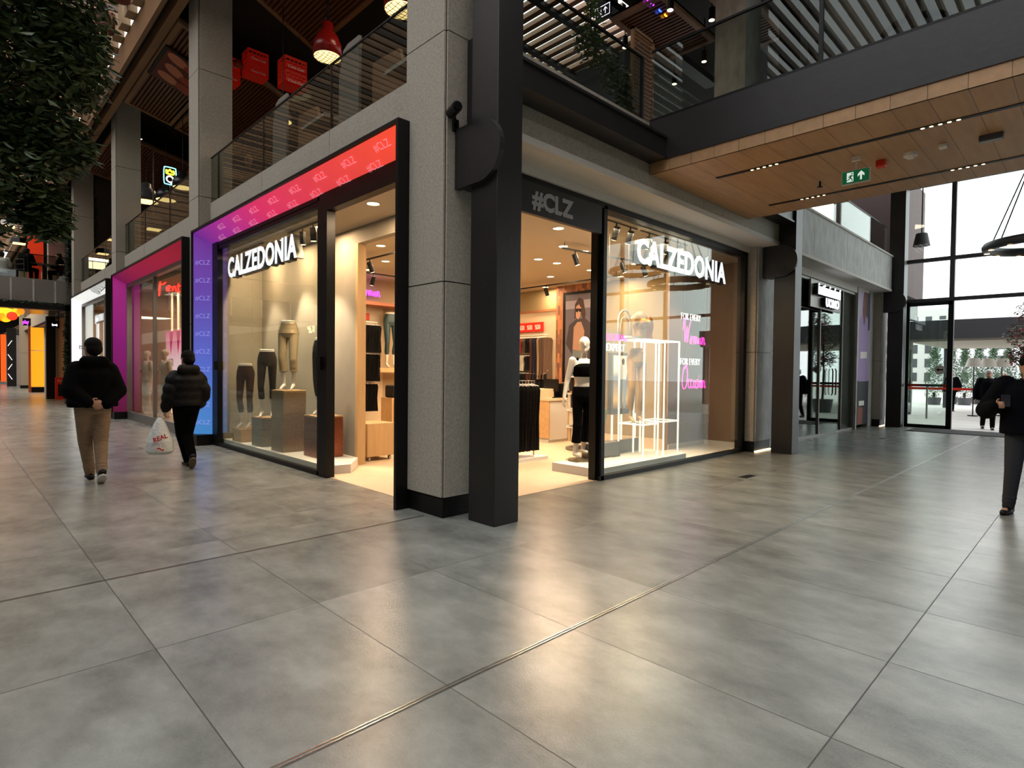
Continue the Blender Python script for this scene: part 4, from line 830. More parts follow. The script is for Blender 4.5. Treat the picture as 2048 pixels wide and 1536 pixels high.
track((5.6, 7.5, 3.5), (5.6, 11.5, 3.5), 3, 'seen through the left entrance', toward=(.5, .1, -1)); track((5.4, 10.9, 3.5), (7.6, 10.9, 3.5), 3, 'along the rear wall', toward=(0, .4, -1)); track((10.2, 7.2, 3.5), (10.2, 11.4, 3.5), 3, 'beside the brick wall', toward=(.5, 0, -1))
for x, y, e, tg in ((3.95, 8.6, 60, (4.1, 8.4, .8)), (3.95, 9.9, 60, (4.3, 9.3, 1.2)), (3.95, 11.2, 45, (4.2, 10.6, .7)), (6.7, 4.85, 70, (6.9, 5.5, 1.2)), (7.7, 4.85, 110, (7.9, 5.25, 1.2)), (8.3, 4.85, 60, (8.0, 5.2, 2.0)), (9.6, 4.98, 30, (9.9, 5.6, .4))):
    s_ = light('window_spot', 'SPOT', (x, y, 3.3), e*4.5, (1, .80, .58), .04, spot=70, blend=.6); aim(s_, tg)
light('display_fill', 'AREA', (7.8, 4.9, 3.5), 150, (1, .80, .56), 2.2, .2, rot=(.25, 0, 0))
light('shop_fill', 'AREA', (7.6, 8.6, 3.5), 130, (1, .74, .48), 3.5, 5)
# sign of the shop, left window and right window
def bigsign(name, label, origin, right, nrm, size, xs):
    sg = thing(name, label, 'shop sign', origin); o = Vector(origin); n = Vector(nrm)
    text('CALZEDONIA', size, m_cool, o, right, ZU, sg, 'letter_faces', .004, .015, xs=xs, sp=1.06)
    text('CALZEDONIA', size, m_black, o-n*.065, right, ZU, sg, 'letter_returns', .058, .017, xs=xs, sp=1.06)
    return sg
bigsign('shop_sign', 'white lit shop name letters hanging in the left display window', (3.78, 11.50, 3.15), YR, (-1, 0, 0), .50, .90)
bigsign('shop_sign', 'white lit shop name letters hanging in the right display window', (7.32, 4.86, 3.10), XR, (0, -1, 0), .50, .87)
# left window platform, plinths
struct('trim_platform', MB().prism([(3.72, 7.42, .004), (4.05, 7.36, .004), (4.44, 7.86, .004), (4.44, 11.58, .004), (3.72, 11.58, .004)], (0, 0, .12)), m_white, 'white display platform of the left window')
def plinth(x0, x1, y0, y1, z1, col, top, lab, ribs=True):
    p = thing('display_plinth', lab, 'plinth', ((x0+x1)/2, (y0+y1)/2, .124)); MB().box(x0, x1, y0, y1, .124, z1-.02).build('core', col, p); MB().box(x0-.004, x1+.004, y0-.004, y1+.004, z1-.02, z1).build('top', top, p)
    if ribs:
        mb = MB(); z = .135
        while z < z1-.035: mb.box(x0-.007, x1+.007, y0-.007, y1+.007, z, z+.012); z += .026
        mb.build('ribbed_wrap', col, p)
m_silver = mat('silver_wrap', 'A4A09A', .3, .7, noise=.25, nscale=60); m_gold = mat('champagne_wrap', 'BCA588', .3, .7, noise=.25, nscale=60); m_copper = mat('copper_wrap', '9C6048', .28, .75, noise=.3, nscale=60)
plinth(3.76, 4.12, 10.76, 11.2, .36, m_oakw, m_oakw, 'low oak display plinth at the far end of the left window', False)
plinth(3.80, 4.08, 9.91, 10.35, .62, m_silver, m_oakw, 'silver ribbed display plinth between the oak and the tall plinth')
plinth(3.80, 4.16, 9.03, 9.50, 1.11, m_gold, m_oakw, 'tallest champagne ribbed display plinth in the left window')
plinth(3.94, 4.33, 8.12, 8.60, .75, m_copper, m_oakw, 'copper ribbed display plinth next to the left entrance')
# ---- figures
def place(o, loc, heading, s=1.0): o.location = loc; o.rotation_euler = (0, 0, heading); o.scale = (s, s, s)
def legform(label, loc, heading, s, mcloth, hem=.28, loose=0, wide=0, bare=m_manq, step=.0):
    r = thing('leg_mannequin', label, 'mannequin')
    def joints(sx): return (sx*.080, 0, .90), (sx*.088, .035+sx*step, .50), (sx*.080, -.005+sx*step, .33), (sx*.074, -.02+sx*step, .13)
    mb = MB().loft([(0, -.005, .85, .10, .075), (0, -.012, .92, .150, .105), (0, -.01, 1.0, .142, .10), (0, 0, 1.08, .118, .085), (0, .005, 1.13, .11, .08)], 28)
    for sx in (-1, 1):
        h, k, c, a = joints(sx)
        mb.cap(h, k, .070, .044).cap(k, c, .043, .045).cap(c, a, .044, .026)
        mb.cap(a, (a[0], a[1]-.015, .085), .027, .029).cap((a[0], a[1]-.01, .08), (a[0]+sx*.01, a[1]+.11, .035), .029, .022).cap((a[0]+sx*.01, a[1]+.10, .03), (a[0]+sx*.012, a[1]+.16, .02), .024, .015)
    fused(mb, 'legs', bare, r, .009, 2)
    mb = MB().loft([(0, -.005, .85, .11, .083), (0, -.012, .92, .157+wide*.5, .112+loose), (0, -.01, 1.0, .149, .107), (0, 0, 1.07, .125, .092), (0, .004, 1.09, .122, .09)], 28)
    for sx in (-1, 1):
        h, k, c, a = joints(sx); e = Vector(c).lerp(Vector(a), max(min((.33-hem)/.20, 1), 0))
        if wide: mb.cap(h, k, .080, .062).tube([k, c, Vector(c).lerp(Vector(e), .7), e], [.062, .064, .070, .058], 16)
        else: mb.cap(h, k, .076, .050).cap(k, c, .049, .051).cap(c, e, .050, .036)
    fused(mb, 'trousers' if wide else 'leggings', mcloth, r, .009, 2)
    place(r, loc, heading, s); return r
m_sheer = mat('brown_leggings', '38221A', .35, noise=.1); m_dgrey = mat('charcoal_leggings', '2A2420', .4); m_gold2 = mat('satin_champagne_cloth', 'BDA986', .3, .25, bump=.7, bscale=9); m_teal = mat('teal_leather_look', '2F474A', .35)
legform('leg mannequin in dark brown tights on the low oak plinth', (3.92, 11.0, .36), math.radians(135), 1.05, m_sheer, .26)
legform('leg mannequin in charcoal leggings on the silver plinth', (3.94, 10.05, .62), math.radians(150), 1.03, m_dgrey, .30, step=.03)
legform('leg mannequin in loose champagne satin trousers on the tallest plinth', (3.98, 9.28, 1.11), math.radians(140), 1.0, m_gold2, .30, .012, .022)
legform('leg mannequin in slate leggings on the copper plinth', (4.12, 8.36, .75), math.radians(130), 1.05, mat('slate_leggings', '2B2B30', .35), .26, step=-.02)
t_ = legform('leg mannequin in teal leather look leggings on a shelf at the shop rear', (7.55, 11.85, 1.50), math.radians(170), 1.17, m_teal, .26)
def hand(mb, w_, d, th, pn, curl=.5, s=1):
    w_ = Vector(w_); d = Vector(d).normalized(); th = Vector(th); th = (th-d*th.dot(d)).normalized(); pn = Vector(pn); pn = (pn-d*pn.dot(d)-th*pn.dot(th)).normalized()
    for i, (o, L_) in enumerate(((.030, .070), (.010, .080), (-.010, .075), (-.029, .060))):
        k = w_+d*.085*s+th*o*s; mb.cap(w_+th*o*.6*s+d*.005, k, .016*s, .0125*s, 8)
        p = k
        for j, (f, a) in enumerate(((.42, .6), (.32, 1.4), (.26, 2.0))):
            q = p+(d*math.cos(a*curl)+pn*math.sin(a*curl))*L_*f*s; mb.cap(p, q, (.0105-.001*j)*s, (.0098-.001*j)*s, 8); p = q
    p = w_+d*.025*s+th*.030*s; q = p+(d*.6+th*.75+pn*.25).normalized()*.045*s; mb.cap(p, q, .014*s, .011*s, 8); mb.cap(q, q+(d*.85+th*.1+pn*.5).normalized()*.032*s, .011*s, .009*s, 8)
JD = dict(hipL=(-.09, 0, .93), hipR=(.09, 0, .93), knL=(-.10, .02, .50), knR=(.10, .02, .50), anL=(-.10, -.02, .09), anR=(.10, -.02, .09), shL=(-.175, 0, 1.42), shR=(.175, 0, 1.42), elL=(-.24, -.03, 1.13), elR=(.24, -.03, 1.13), wrL=(-.25, .05, .89), wrR=(.25, .05, .89), neck=(0, 0, 1.47), head=(0, .02, 1.62), ftL=(0, 1, 0), ftR=(0, 1, 0))
def V3(a): return Vector(a)
def head_shapes(mb, c, turn=0, tilt=0, face=True, s=1):
    c = V3(c); R = Matrix.Rotation(turn, 3, 'Z') @ Matrix.Rotation(tilt, 3, 'X'); m = MB()
    m.ball((0, -.01, .03), (.076, .095, .092)); m.cap((0, .02, -.02), (0, .035, -.07), .062, .042); m.cap((0, .045, -.085), (0, .055, -.088), .032, .026)
    m.cap((-.045, .01, -.03), (-.03, .035, -.075), .03, .024).cap((.045, .01, -.03), (.03, .035, -.075), .03, .024)
    if face:
        m.cap((0, .085, .015), (0, .104, -.022), .010, .015, 8).cap((-.03, .078, .025), (.03, .078, .025), .016, .016, 8)
        m.cap((-.018, .082, -.052), (.018, .082, -.052), .0085, .0085, 8).cap((-.014, .082, -.062), (.014, .082, -.062), .0085, .0085, 8)
        for sx in (-1, 1): m.cap((sx*.078, -.008, .02), (sx*.080, -.004, -.02), .012, .009, 8)
    else: m.cap((0, .085, .01), (0, .096, -.02), .008, .010, 8)
    vs = [tuple(c+(R @ V3(v))*s) for v in m.v]; mb.add(vs, m.f); return R
def person(name, label, loc, heading, H, J=None, skin=None, face=True, hair=m_hair, jacket=None, puff=0, trousers=None, shoes=None, sole=None, turn=0, tilt=0, voxel=.011, handL=None, handR=None, hood=False, cat='person', glasses=False, jl=.90, neckb=1.0, puffer=False, top=None, wide=0, legs=True, hairlen=0, bald=False, jr=1.0, shoe_h=.0):
    j = dict(JD); j.update(J or {}); r = thing(name, label, cat); s = H/1.75; mb = MB(); sk = skin or m_skin
    R = head_shapes(mb, j['head'], turn, tilt, face)
    mb.cap(V3(j['neck'])-V3((0, 0, .04)), V3(j['head'])-V3((0, 0, .06)), .058*neckb, .052*neckb)
    px, py = (V3(j['hipL'])+V3(j['hipR'])).to_2d()/2; sx_, sy_ = (V3(j['shL'])+V3(j['shR'])).to_2d()/2; sz = j['shL'][2]; hz = j['hipL'][2]
    tz = lambda t: hz-.02+(sz+.03-hz)*t; tx = lambda t: px+(sx_-px)*t; ty = lambda t: py+(sy_-py)*t
    prof = ((-.12, .13, .10), (0, .16, .115), (.18, .145, .105), (.36, .125, .095), (.6, .15, .115), (.8, .165, .12), (.93, .15, .10), (1.02, .085, .07))
    mb.loft([(tx(t), ty(t), tz(t), a, b) for t, a, b in prof], 28)
    for S_ in 'LR':
        sh, el, wr = V3(j['sh'+S_]), V3(j['el'+S_]), V3(j['wr'+S_]); mb.cap(sh, el, .052, .040).cap(el, wr, .040, .027)
        hn = handL if S_ == 'L' else handR; sg_ = -1 if S_ == 'L' else 1
        if hn: hand(mb, wr, *hn)
        else: hand(mb, wr, (wr-el)*1.0, (0, 1, 0), (-sg_, 0, 0), .45)
        if legs:
            h, k, a = V3(j['hip'+S_]), V3(j['kn'+S_]), V3(j['an'+S_]); mb.cap(h, k, .085, .055).cap(k, a, .054, .036)
            f = V3(j['ft'+S_]).normalized(); mb.cap(a-f*.03-V3((0, 0, .045)), a+f*.13-V3((0, 0, .045)), .034, .03)
    fused(mb, 'body', sk, r, voxel if (jacket is None) else voxel, 2)
    if face and not bald and turn is not None:
        e = MB()
        for sx in (-1, 1): e.ball(tuple(V3(j['head'])+R @ V3((sx*.031, .083, .012))), .009, 6)
        e.build('eyes', m_hair, r, smooth=True)
    if glasses:
        c = V3(j['head']); q = lambda *p: tuple(c+R @ V3(p)); e = MB()
        for sx in (-1, 1): e.tube([q(sx*.088, .0, .02), q(sx*.085, .10, .02)], .004, 5).tube([q(sx*.085, .103, .0), q(sx*.085, .103, .035), q(sx*.02, .115, .035), q(sx*.02, .115, .0)], .004, 5, closed=True)
        e.build('glasses', m_alu, r)
    if hair:
        mb = MB(); c = V3(j['head']); m = MB().ball((0, -.020, .052), (.088, .100, .090)).ball((0, -.045, .0), (.084, .080, .088))
        if hairlen: m.cap((-.05, -.05, -.02), (-.05, -.04, -hairlen), .04, .03).cap((.05, -.05, -.02), (.05, -.04, -hairlen), .04, .03).cap((0, -.07, 0), (0, -.06, -hairlen), .06, .05)
        mb.add([tuple(c+R @ V3(v)) for v in m.v], m.f); fused(mb, 'hair', hair, r, .009, 2)
    if jacket:
        mb = MB(); g = .035+puff; n = 22; rings = []
        z0 = jl
        zt = sz+.06
        for i in range(n+1):
            t = i/n; z = z0+(zt-z0)*t; tt = (z-(hz-.02))/(sz+.03-hz)
            a = [(-.6, .17), (0, .175), (.4, .165), (.75, .175), (.9, .165), (1.0, .12), (1.1, .08)]
            rr = a[0][1]
            for q in range(len(a)-1):
                if a[q][0] <= tt <= a[q+1][0]: rr = a[q][1]+(a[q+1][1]-a[q][1])*(tt-a[q][0])/(a[q+1][0]-a[q][0])
            if tt > 1.1: rr = .08
            b_ = .012*abs(math.sin(PI*z/.115)) if puffer else 0
            rings.append((tx(tt), ty(tt), z, (rr+g*1.15)*jr+b_, (rr*.72+g)*jr+b_))
        mb.loft(rings, 32)
        for S_ in 'LR':
            sh, el, wr = V3(j['sh'+S_]), V3(j['el'+S_]), V3(j['wr'+S_]); 
            for A, B, ra, rb in ((sh, el, .058+g*.9, .052+g*.9), (el, wr+(el-wr)*.06, .052+g*.9, .038+g*.5)):
                if puffer:
                    m_ = max(2, int((B-A).length/.10)); 
                    for q in range(m_):
                        a0 = A.lerp(B, q/m_); b0 = A.lerp(B, (q+1)/m_); rm = ra+(rb-ra)*(q+.5)/m_; mb.tube([a0, a0.lerp(b0, .25), a0.lerp(b0, .5), a0.lerp(b0, .75), b0], [rm*.9, rm*1.02, rm*1.07, rm*1.02, rm*.9], 12)
                    mb.cap(A, B, ra*.85, rb*.85)
                else: mb.cap(A, B, ra, rb)
        nk = V3(j['neck'])
        if hood: mb.cap(nk+V3((-.08, -.10, .0)), nk+V3((.08, -.10, .0)), .075, .075).cap(nk+V3((-.09, -.07, .03)), nk+V3((-.05, .06, .02)), .045, .035).cap(nk+V3((.09, -.07, .03)), nk+V3((.05, .06, .02)), .045, .035)
        else: mb.loft([(nk.x, nk.y-.01, nk.z-.06, .10, .095), (nk.x, nk.y-.01, nk.z+.03, .072, .07)], 20)
        fused(mb, 'jacket', jacket, r, .013, 2)
    if top:
        mb = MB(); mb.loft([(tx(t), ty(t), tz(t), a+.01, b+.01) for t, a, b in ((.52, .138, .105), (.62, .152, .118), (.8, .160, .122), (.9, .13, .10))], 28)
        for sx in (-1, 1): mb.cap((sx*.09+sx_, sy_+.06, tz(.85)), (sx*.1+sx_, sy_+.01, tz(1.03)), .022, .018).cap((sx*.1+sx_, sy_+.01, tz(1.03)), (sx*.09+sx_, sy_-.07, tz(.85)), .018, .022)
        fused(mb, 'crop_top', top, r, .010, 2)
    if trousers and legs:
        mb = MB().loft([(tx(t), ty(t), tz(t), a+.012, b+.014) for t, a, b in ((-.14, .14, .11), (0, .165, .12), (.18, .15, .11), (.26, .14, .105))], 28)
        for S_ in 'LR':
            h, k, a = V3(j['hip'+S_]), V3(j['kn'+S_]), V3(j['an'+S_]); hem = a+(k-a).normalized()*(-.01 if not wide else .12)
            mb.cap(h, k, .086 if wide else .102, .064 if wide else .078)
            if wide: mb.tube([k, k.lerp(hem, .5), hem], [.068+wide*.5, .060+wide, .066+wide*1.4], 16)
            else: mb.cap(k, hem, .077, .056)
            if not wide: mb.tube([k.lerp(a, .72), k.lerp(a, .78), k.lerp(a, .84)], [.05, .069, .05], 14).tube([k.lerp(a, .84), k.lerp(a, .89), k.lerp(a, .94)], [.05, .066, .05], 14)
        fused(mb, 'trousers', trousers, r, .012, 2)
    if shoes and legs:
        for S_ in 'LR':
            a = V3(j['an'+S_]); f = V3(j['ft'+S_]).normalized(); side = f.cross(V3((0, 0, 1))).normalized(); u = side.cross(f).normalized()
            mb = MB(); b = a-u*.05
            mb.cap(b-f*.055, b+f*.06, .043, .042).cap(b+f*.06-u*.004, b+f*.16-u*.012, .042, .032).cap(a, b, .044, .044)
            sh_ = fused(mb, 'shoe', shoes, r, .009, 2)
            pts = []
            for k in range(24):
                q = k*2*PI/24; pts.append(b-u*.052+f*(.055+.135*math.cos(q))+side*.046*math.sin(q)*(1-.15*math.cos(q)))
            MB().prism([tuple(p) for p in pts], tuple(u*.026)).build('sole', sole or m_rubber, sh_)
    place(r, loc, heading, s); return r
m_blk2 = mat('black_puffer_nylon', '060607', .6, spec=.2, bump=.35, bscale=22, noise=.1, nscale=10); m_navy = mat('navy_jacket', '05070D', .85, spec=.1, bump=.25, bscale=20)
m_blacktr = mat('black_trousers', '040405', .9, spec=.08, bump=.3, bscale=20)
# white mannequin by the right entrance
pd = tag(MB().prism([(6.55, 5.12, .004), (6.60, 5.42, .004), (6.74, 5.70, .004), (7.4, 5.75, .004), (7.4, 4.86, .004), (6.50, 4.86, .004)], (0, 0, .13)).build('display_podium', m_white, bev=.01), 'low white podium under the white mannequin', 'podium')
person('full_mannequin', 'white mannequin in black crop top and flared trousers by the right entrance', (6.80, 5.42, .15), math.radians(150), 1.82, dict(elL=(-.23, -.02, 1.13), wrL=(-.27, .02, .89), elR=(.24, -.02, 1.13), wrR=(.30, .03, .90), knR=(.10, .04, .50), anR=(.12, .02, .12), knL=(-.06, -.02, .5), anL=(-.06, -.14, .14), neck=(0, 0, 1.48), head=(0, .02, 1.64)), skin=m_manq, face=False, hair=None, trousers=m_blackcloth, top=m_blackcloth, wide=.004, cat='mannequin', turn=-.3, neckb=.8, bald=True)
tag(MB().cyl((6.80, 5.42), .22, .134, .15, 24).build('base_plate', mat('brass_plate', '8A8068', .3, .8)), 'round metal base plate under the white mannequin', 'plate')
# mannequins in the pink framed shop
m_beige = mat('beige_mannequin', 'D0B49C', .5)
for i, (x, y) in enumerate(((3.97, 18.45), (3.97, 16.62))):
    person('torso_mannequin', ['farther beige mannequin left of the mullion in the pink framed window', 'beige mannequin right of the mullion in the pink framed window'][i], (x, y, .15), math.radians(100), 1.78, dict(elR=(.28, .04, 1.15), wrR=(.14, .12, 1.2)), skin=m_beige, face=False, hair=None, cat='mannequin', voxel=.014, neckb=.8, bald=True)
# ---- people
person('person', 'person walking away on the left in a black jacket and khaki trousers, hands clasped behind', (1.30, 8.78, 0), math.radians(2), 1.80,
  dict(elL=(-.225, -.08, 1.13), elR=(.225, -.08, 1.13), wrL=(-.09, -.215, .985), wrR=(.09, -.23, .965), shL=(-.150, 0, 1.37), shR=(.150, 0, 1.37), hipL=(-.09, 0, .93), hipR=(.09, 0, .93), knR=(.08, .02, .50), anR=(.055, -.14, .165), ftR=(.05, .8, -.55), knL=(-.05, .16, .50), anL=(.02, .30, .09), head=(0, .03, 1.63)),
  jacket=m_blackcloth, puff=.028, trousers=m_khaki, shoes=m_black, sole=m_rubber, turn=.35, jl=.93, jr=1.05, glasses=True, handL=((1, 0, -.15), (0, 0, 1), (0, -1, 0), .5), handR=((-1, 0, -.25), (0, 0, 1), (0, 1, 0), .9), hood=True)
m2 = person('person', 'person walking away in a black hooded puffer jacket and black trousers, carrying a bag', (2.46, 9.2, 0), math.radians(4), 1.70,
  dict(shL=(-.155, 0, 1.37), shR=(.155, 0, 1.37), elL=(-.225, -.02, 1.12), wrL=(-.27, .04, .88), elR=(.225, -.06, 1.12), wrR=(.20, .05, .92), knR=(.03, .06, .50), anR=(.03, -.14, .20), ftR=(.15, .7, -.7), knL=(-.02, .14, .5), anL=(.10, .24, .09), head=(.02, .03, 1.62)),
  jacket=m_blk2, puff=.022, trousers=m_blacktr, shoes=m_black, sole=m_sole, turn=.3, jl=.94, hood=True, puffer=True, handL=((0, .05, -1), (0, 1, 0), (1, 0, 0), 1.3))
person('person', 'person in a dark jacket at the right edge looking at a phone', (8.10, .54, 0), math.radians(96), 1.68,
  dict(shR=(.19, 0, 1.42), elR=(.35, -.03, 1.13), wrR=(.28, .20, 1.19), elL=(-.26, 0, 1.13), wrL=(-.20, .2, 1.1), knR=(.11, .05, .5), anR=(.14, .05, .09), knL=(-.1, -.05, .5), anL=(-.12, -.15, .12), ftR=(.3, 1, 0), head=(0, .06, 1.62)),
  jacket=m_navy, puff=.02, trousers=m_denim, shoes=m_black, sole=m_black, turn=.1, tilt=-.3, jl=.88, handR=((-.7, .5, .15), (0, .1, 1), (0, 1, 0), 1.2), voxel=.010)
ph = thing('mobile_phone', 'black mobile phone held by the person at the right edge', 'phone', (0, 0, 0)); MB().box(-.038, .038, -.005, .005, -.075, .075).build('phone_body', m_black, ph, bev=.003); MB().box(-.033, .033, -.0065, -.005, -.068, .068).build('phone_screen', mat('phone_screen', '20242C', .1), ph)
ph.location = (7.87, .70, 1.20); ph.rotation_euler = (math.radians(-35), 0, math.radians(-84))
om = person('person', 'white haired person in dark clothes walking in through the entrance', (20.6, 2.2, -.02), math.radians(100), 1.66,
  dict(elL=(-.26, -.08, 1.14), wrL=(-.22, -.16, .95), elR=(.27, -.05, 1.14), wrR=(.30, .02, .9), knL=(-.1, .08, .5), anL=(-.1, .08, .09), knR=(.1, .03, .5), anR=(.11, -.15, .12)),
  jacket=m_navy, puff=.02, trousers=m_blacktr, shoes=m_black, sole=m_black, hair=mat('white_hair', 'D8D6D2', .8), jl=.85, voxel=.014)
SJ = dict(hipL=(-.09, 0, .50), hipR=(.09, 0, .50), knL=(-.12, .42, .50), knR=(.12, .42, .50), anL=(-.12, .40, .09), anR=(.12, .40, .09), shL=(-.18, .08, .99), shR=(.18, .08, .99), elL=(-.24, .14, .74), elR=(.24, .14, .74), wrL=(-.15, .36, .74), wrR=(.15, .36, .74), neck=(0, .10, 1.04), head=(0, .14, 1.19))
person('person', 'person in dark clothes seated with back to the alley on the far footbridge', (2.2, 29.6, 4.77), math.radians(-50), 1.75, SJ, jacket=m_navy, puff=.03, trousers=m_blacktr, shoes=m_black, jl=.42, voxel=.016)
person('person', 'person in a dark coat and pale scarf seated facing left on the far footbridge', (3.42, 29.8, 4.77), math.radians(80), 1.7, SJ, jacket=m_blacktr, puff=.02, trousers=m_blacktr, shoes=m_black, jl=.42, voxel=.016, hairlen=.16)
person('person', 'bald person seated upstairs behind the glass railing', (4.6, 12.75, 4.62), math.radians(160), 1.75, SJ, jacket=m_brown, puff=.02, trousers=m_blacktr, shoes=m_black, jl=.42, voxel=.016, hair=None)
person('person', 'dark haired person seated at the far left end of the footbridge', (1.5, 29.3, 4.6), math.radians(-20), 1.6, SJ, jacket=m_white, puff=.01, trousers=m_blacktr, shoes=m_black, jl=.42, voxel=.018)
tb = thing('cafe_table', 'small grey cafe table between the two seated people on the far footbridge', 'table', (2.8, 29.7, 4.77)); MB().box(2.4, 3.2, 29.4, 30.0, 5.49, 5.53).build('tabletop', m_alu, tb); MB().cyl((2.8, 29.7), .04, 4.79, 5.49).build('leg', m_black, tb); MB().cyl((2.8, 29.7), .22, 4.765, 4.79).build('foot', m_black, tb)
def chair(x, y, rz, lab):
    c = thing('metal_chair', lab, 'chair')
    MB().box(-.2, .2, -.2, .2, .43, .46).build('seat', m_alu, c)
    for a, b in ((-.19, -.19), (.19, -.19)): MB().tube([(a, b, 0), (a, b, .85)], .012, 6).build('leg', m_alu, c)
    for a, b in ((-.19, .19), (.19, .19)): MB().tube([(a, b, 0), (a, b, .43)], .012, 6).build('leg', m_alu, c)
    MB().tube([(-.19, -.19, .84), (.19, -.19, .84)], .014, 6).tube([(-.19, -.19, .65), (.19, -.19, .65)], .012, 6).build('backrest', m_alu, c); place(c, (x, y, 4.765), rz)
chair(2.2, 29.6, math.radians(-50), 'metal chair under the person with back to the alley'); chair(3.45, 29.8, math.radians(80), 'metal chair under the scarfed person')
rp = tag(MB().box(2.65, 3.2, 33.9, 34.0, 4.78, 7.6).build('red_backdrop', mat('orange_red_panel', 'E23A16', .6, emit='E23A16', es=.45)), 'tall orange red panel behind the seated people', 'panel'); 
# shopping bag
bg_ = thing('shopping_bag', 'full translucent white plastic shopping bag in the left hand of the puffer jacket person', 'bag', (0, 0, 0))
mb = MB().loft([(0, 0, .02, .13, .10), (0, 0, .06, .175, .14), (0, .0, .2, .165, .135), (0, 0, .34, .12, .10), (0, 0, .45, .075, .06), (0, 0, .53, .03, .03)], 24)
o_ = fused(mb, 'bag_body', mat('white_plastic_film', 'D3D8D6', .35, bump=1.0, bscale=14), bg_, .012, 1)
MB().tube([(-.02, 0, .5), (-.03, 0, .58), (0, 0, .62), (.03, 0, .58), (.02, 0, .5)], .006, 6).build('handle', MATS['white_plastic_film'], bg_)
mb = MB(); text('REAL', .085, None, (-.03, -.155, .20), (.9, -.1, .35), (-.3, 0, 1), None, ext=.001, off=.003, merge=mb); text('~', .16, None, (.0, -.155, .08), (.9, -.1, -.3), (.2, 0, 1), None, ext=.001, off=.003, merge=mb)
mb.build('bag_print', mat('red_print', 'C8322A', .5), bg_)
bg_.location = (2.13, 9.22, .22); bg_.rotation_euler = (0, 0, -.5)
# ================================================================ RIGHT WINDOW DISPLAY
struct('trim_platform_right', MB().box(6.34, 8.75, 4.80, 5.62, .004, .124).box(8.75, 10.9, 4.80, 5.60, .004, .03), m_white, 'white display platform of the right window')
m_whitelit = mat('white_lit_tube', 'FFFFFF', .5, emit='FFF8EC', es=.85)
def cage(x0, x1, y0, y1, z1, zs, lab):
    c = thing('display_cage', lab, 'display frame', ((x0+x1)/2, (y0+y1)/2, .124)); r = .011; mb = MB()
    for x in (x0, x1):
        for y in (y0, y1): MB().box(x-r, x+r, y-r, y+r, .124, z1).build('upright', m_whitelit, c)
    for z in [z1]+zs: mb.box(x0, x1, y0-r, y0+r, z-r, z+r).box(x0, x1, y1-r, y1+r, z-r, z+r).box(x0-r, x0+r, y0, y1, z-r, z+r).box(x1-r, x1+r, y0, y1, z-r, z+r)
    mb.build('cross_bars', m_whitelit, c)
    for z in zs: MB().box(x0, x1, y0, y1, z-.006, z+.006).build('shelf', m_clear, c)
    return c
cage(7.71, 8.13, 4.96, 5.42, 1.97, [.64], 'white lit tube frame holding the golden leg mannequin')
cage(8.27, 8.72, 4.94, 5.38, 1.97, [.66], 'empty white lit tube frame beside the golden mannequins')
legform('golden leg mannequin in champagne tights on the lit frame shelf', (7.86, 5.2, .655), math.radians(150), 1.05, mat('champagne_tights', 'C79A62', .35), .2, bare=mat('pale_gold_mannequin', 'D8B27E', .4))
b_ = thing('bust_form', 'golden bust form wearing a champagne bra top above the lit frame', 'mannequin', (7.95, 5.2, 1.985))
mb = MB().loft([(7.95, 5.2, 1.99, .12, .09), (7.95, 5.2, 2.1, .115, .085), (7.95, 5.2, 2.25, .15, .105), (7.95, 5.2, 2.36, .14, .095), (7.95, 5.2, 2.43, .06, .05)], 24).cap((7.82, 5.2, 2.34), (7.80, 5.2, 2.22), .05, .045).cap((8.08, 5.2, 2.34), (8.10, 5.2, 2.22), .05, .045)
fused(mb, 'torso', MATS['pale_gold_mannequin'], b_, .010)
mb = MB().loft([(7.95, 5.2, 2.14, .125, .095), (7.95, 5.2, 2.25, .16, .115), (7.95, 5.2, 2.32, .15, .105)], 24).cap((7.89, 5.10, 2.25), (7.90, 5.10, 2.25), .055, .055).cap((8.0, 5.10, 2.25), (8.01, 5.10, 2.25), .055, .055); fused(mb, 'bra_top', mat('champagne_bra', 'D8A868', .4), b_, .010)
b2_ = thing('bust_form', 'smaller brown bust form behind the golden one', 'mannequin', (8.33, 5.42, 1.985)); fused(MB().loft([(8.33, 5.3, 1.99, .09, .07), (8.33, 5.3, 2.1, .085, .065), (8.33, 5.3, 2.22, .12, .08), (8.33, 5.3, 2.34, .10, .07), (8.33, 5.3, 2.4, .04, .04)], 24), 'torso', mat('brown_bust', 'A8662E', .4), b2_, .012)
cb = thing('bentwood_chair', 'white bentwood chair with arched back standing on the lit frame', 'chair', (7.7, 5.25, 1.985))
def arch(x0, x1, y, z0, h): return [(x0, y, z0)]+[((x0+x1)/2-(x1-x0)/2*math.cos(a), y, z0+h*.55+h*.45*math.sin(a)) for a in [k*PI/10 for k in range(11)]]+[(x1, y, z0)]
MB().tube(arch(7.52, 7.86, 5.32, 2.0, .44), .016, 8).tube(arch(7.585, 7.80, 5.32, 2.0, .33), .013, 8).build('backrest', m_white, cb, smooth=True); MB().loft([(7.69, 5.2, 1.988, .18, .13), (7.69, 5.2, 2.02, .18, .13)], 24).build('seat', m_white, cb)
cc2 = thing('spindle_chair_back', 'white spindle chair back behind the bust form', 'chair', (8.1, 5.42, 1.985)); MB().tube(arch(7.98, 8.38, 5.42, 1.99, .42), .013, 8).tube([(8.1, 5.42, 1.99), (8.1, 5.42, 2.38)], .008, 6).tube([(8.18, 5.42, 1.99), (8.18, 5.42, 2.41)], .008, 6).tube([(8.26, 5.42, 1.99), (8.26, 5.42, 2.38)], .008, 6).build('spindles', m_white, cc2)
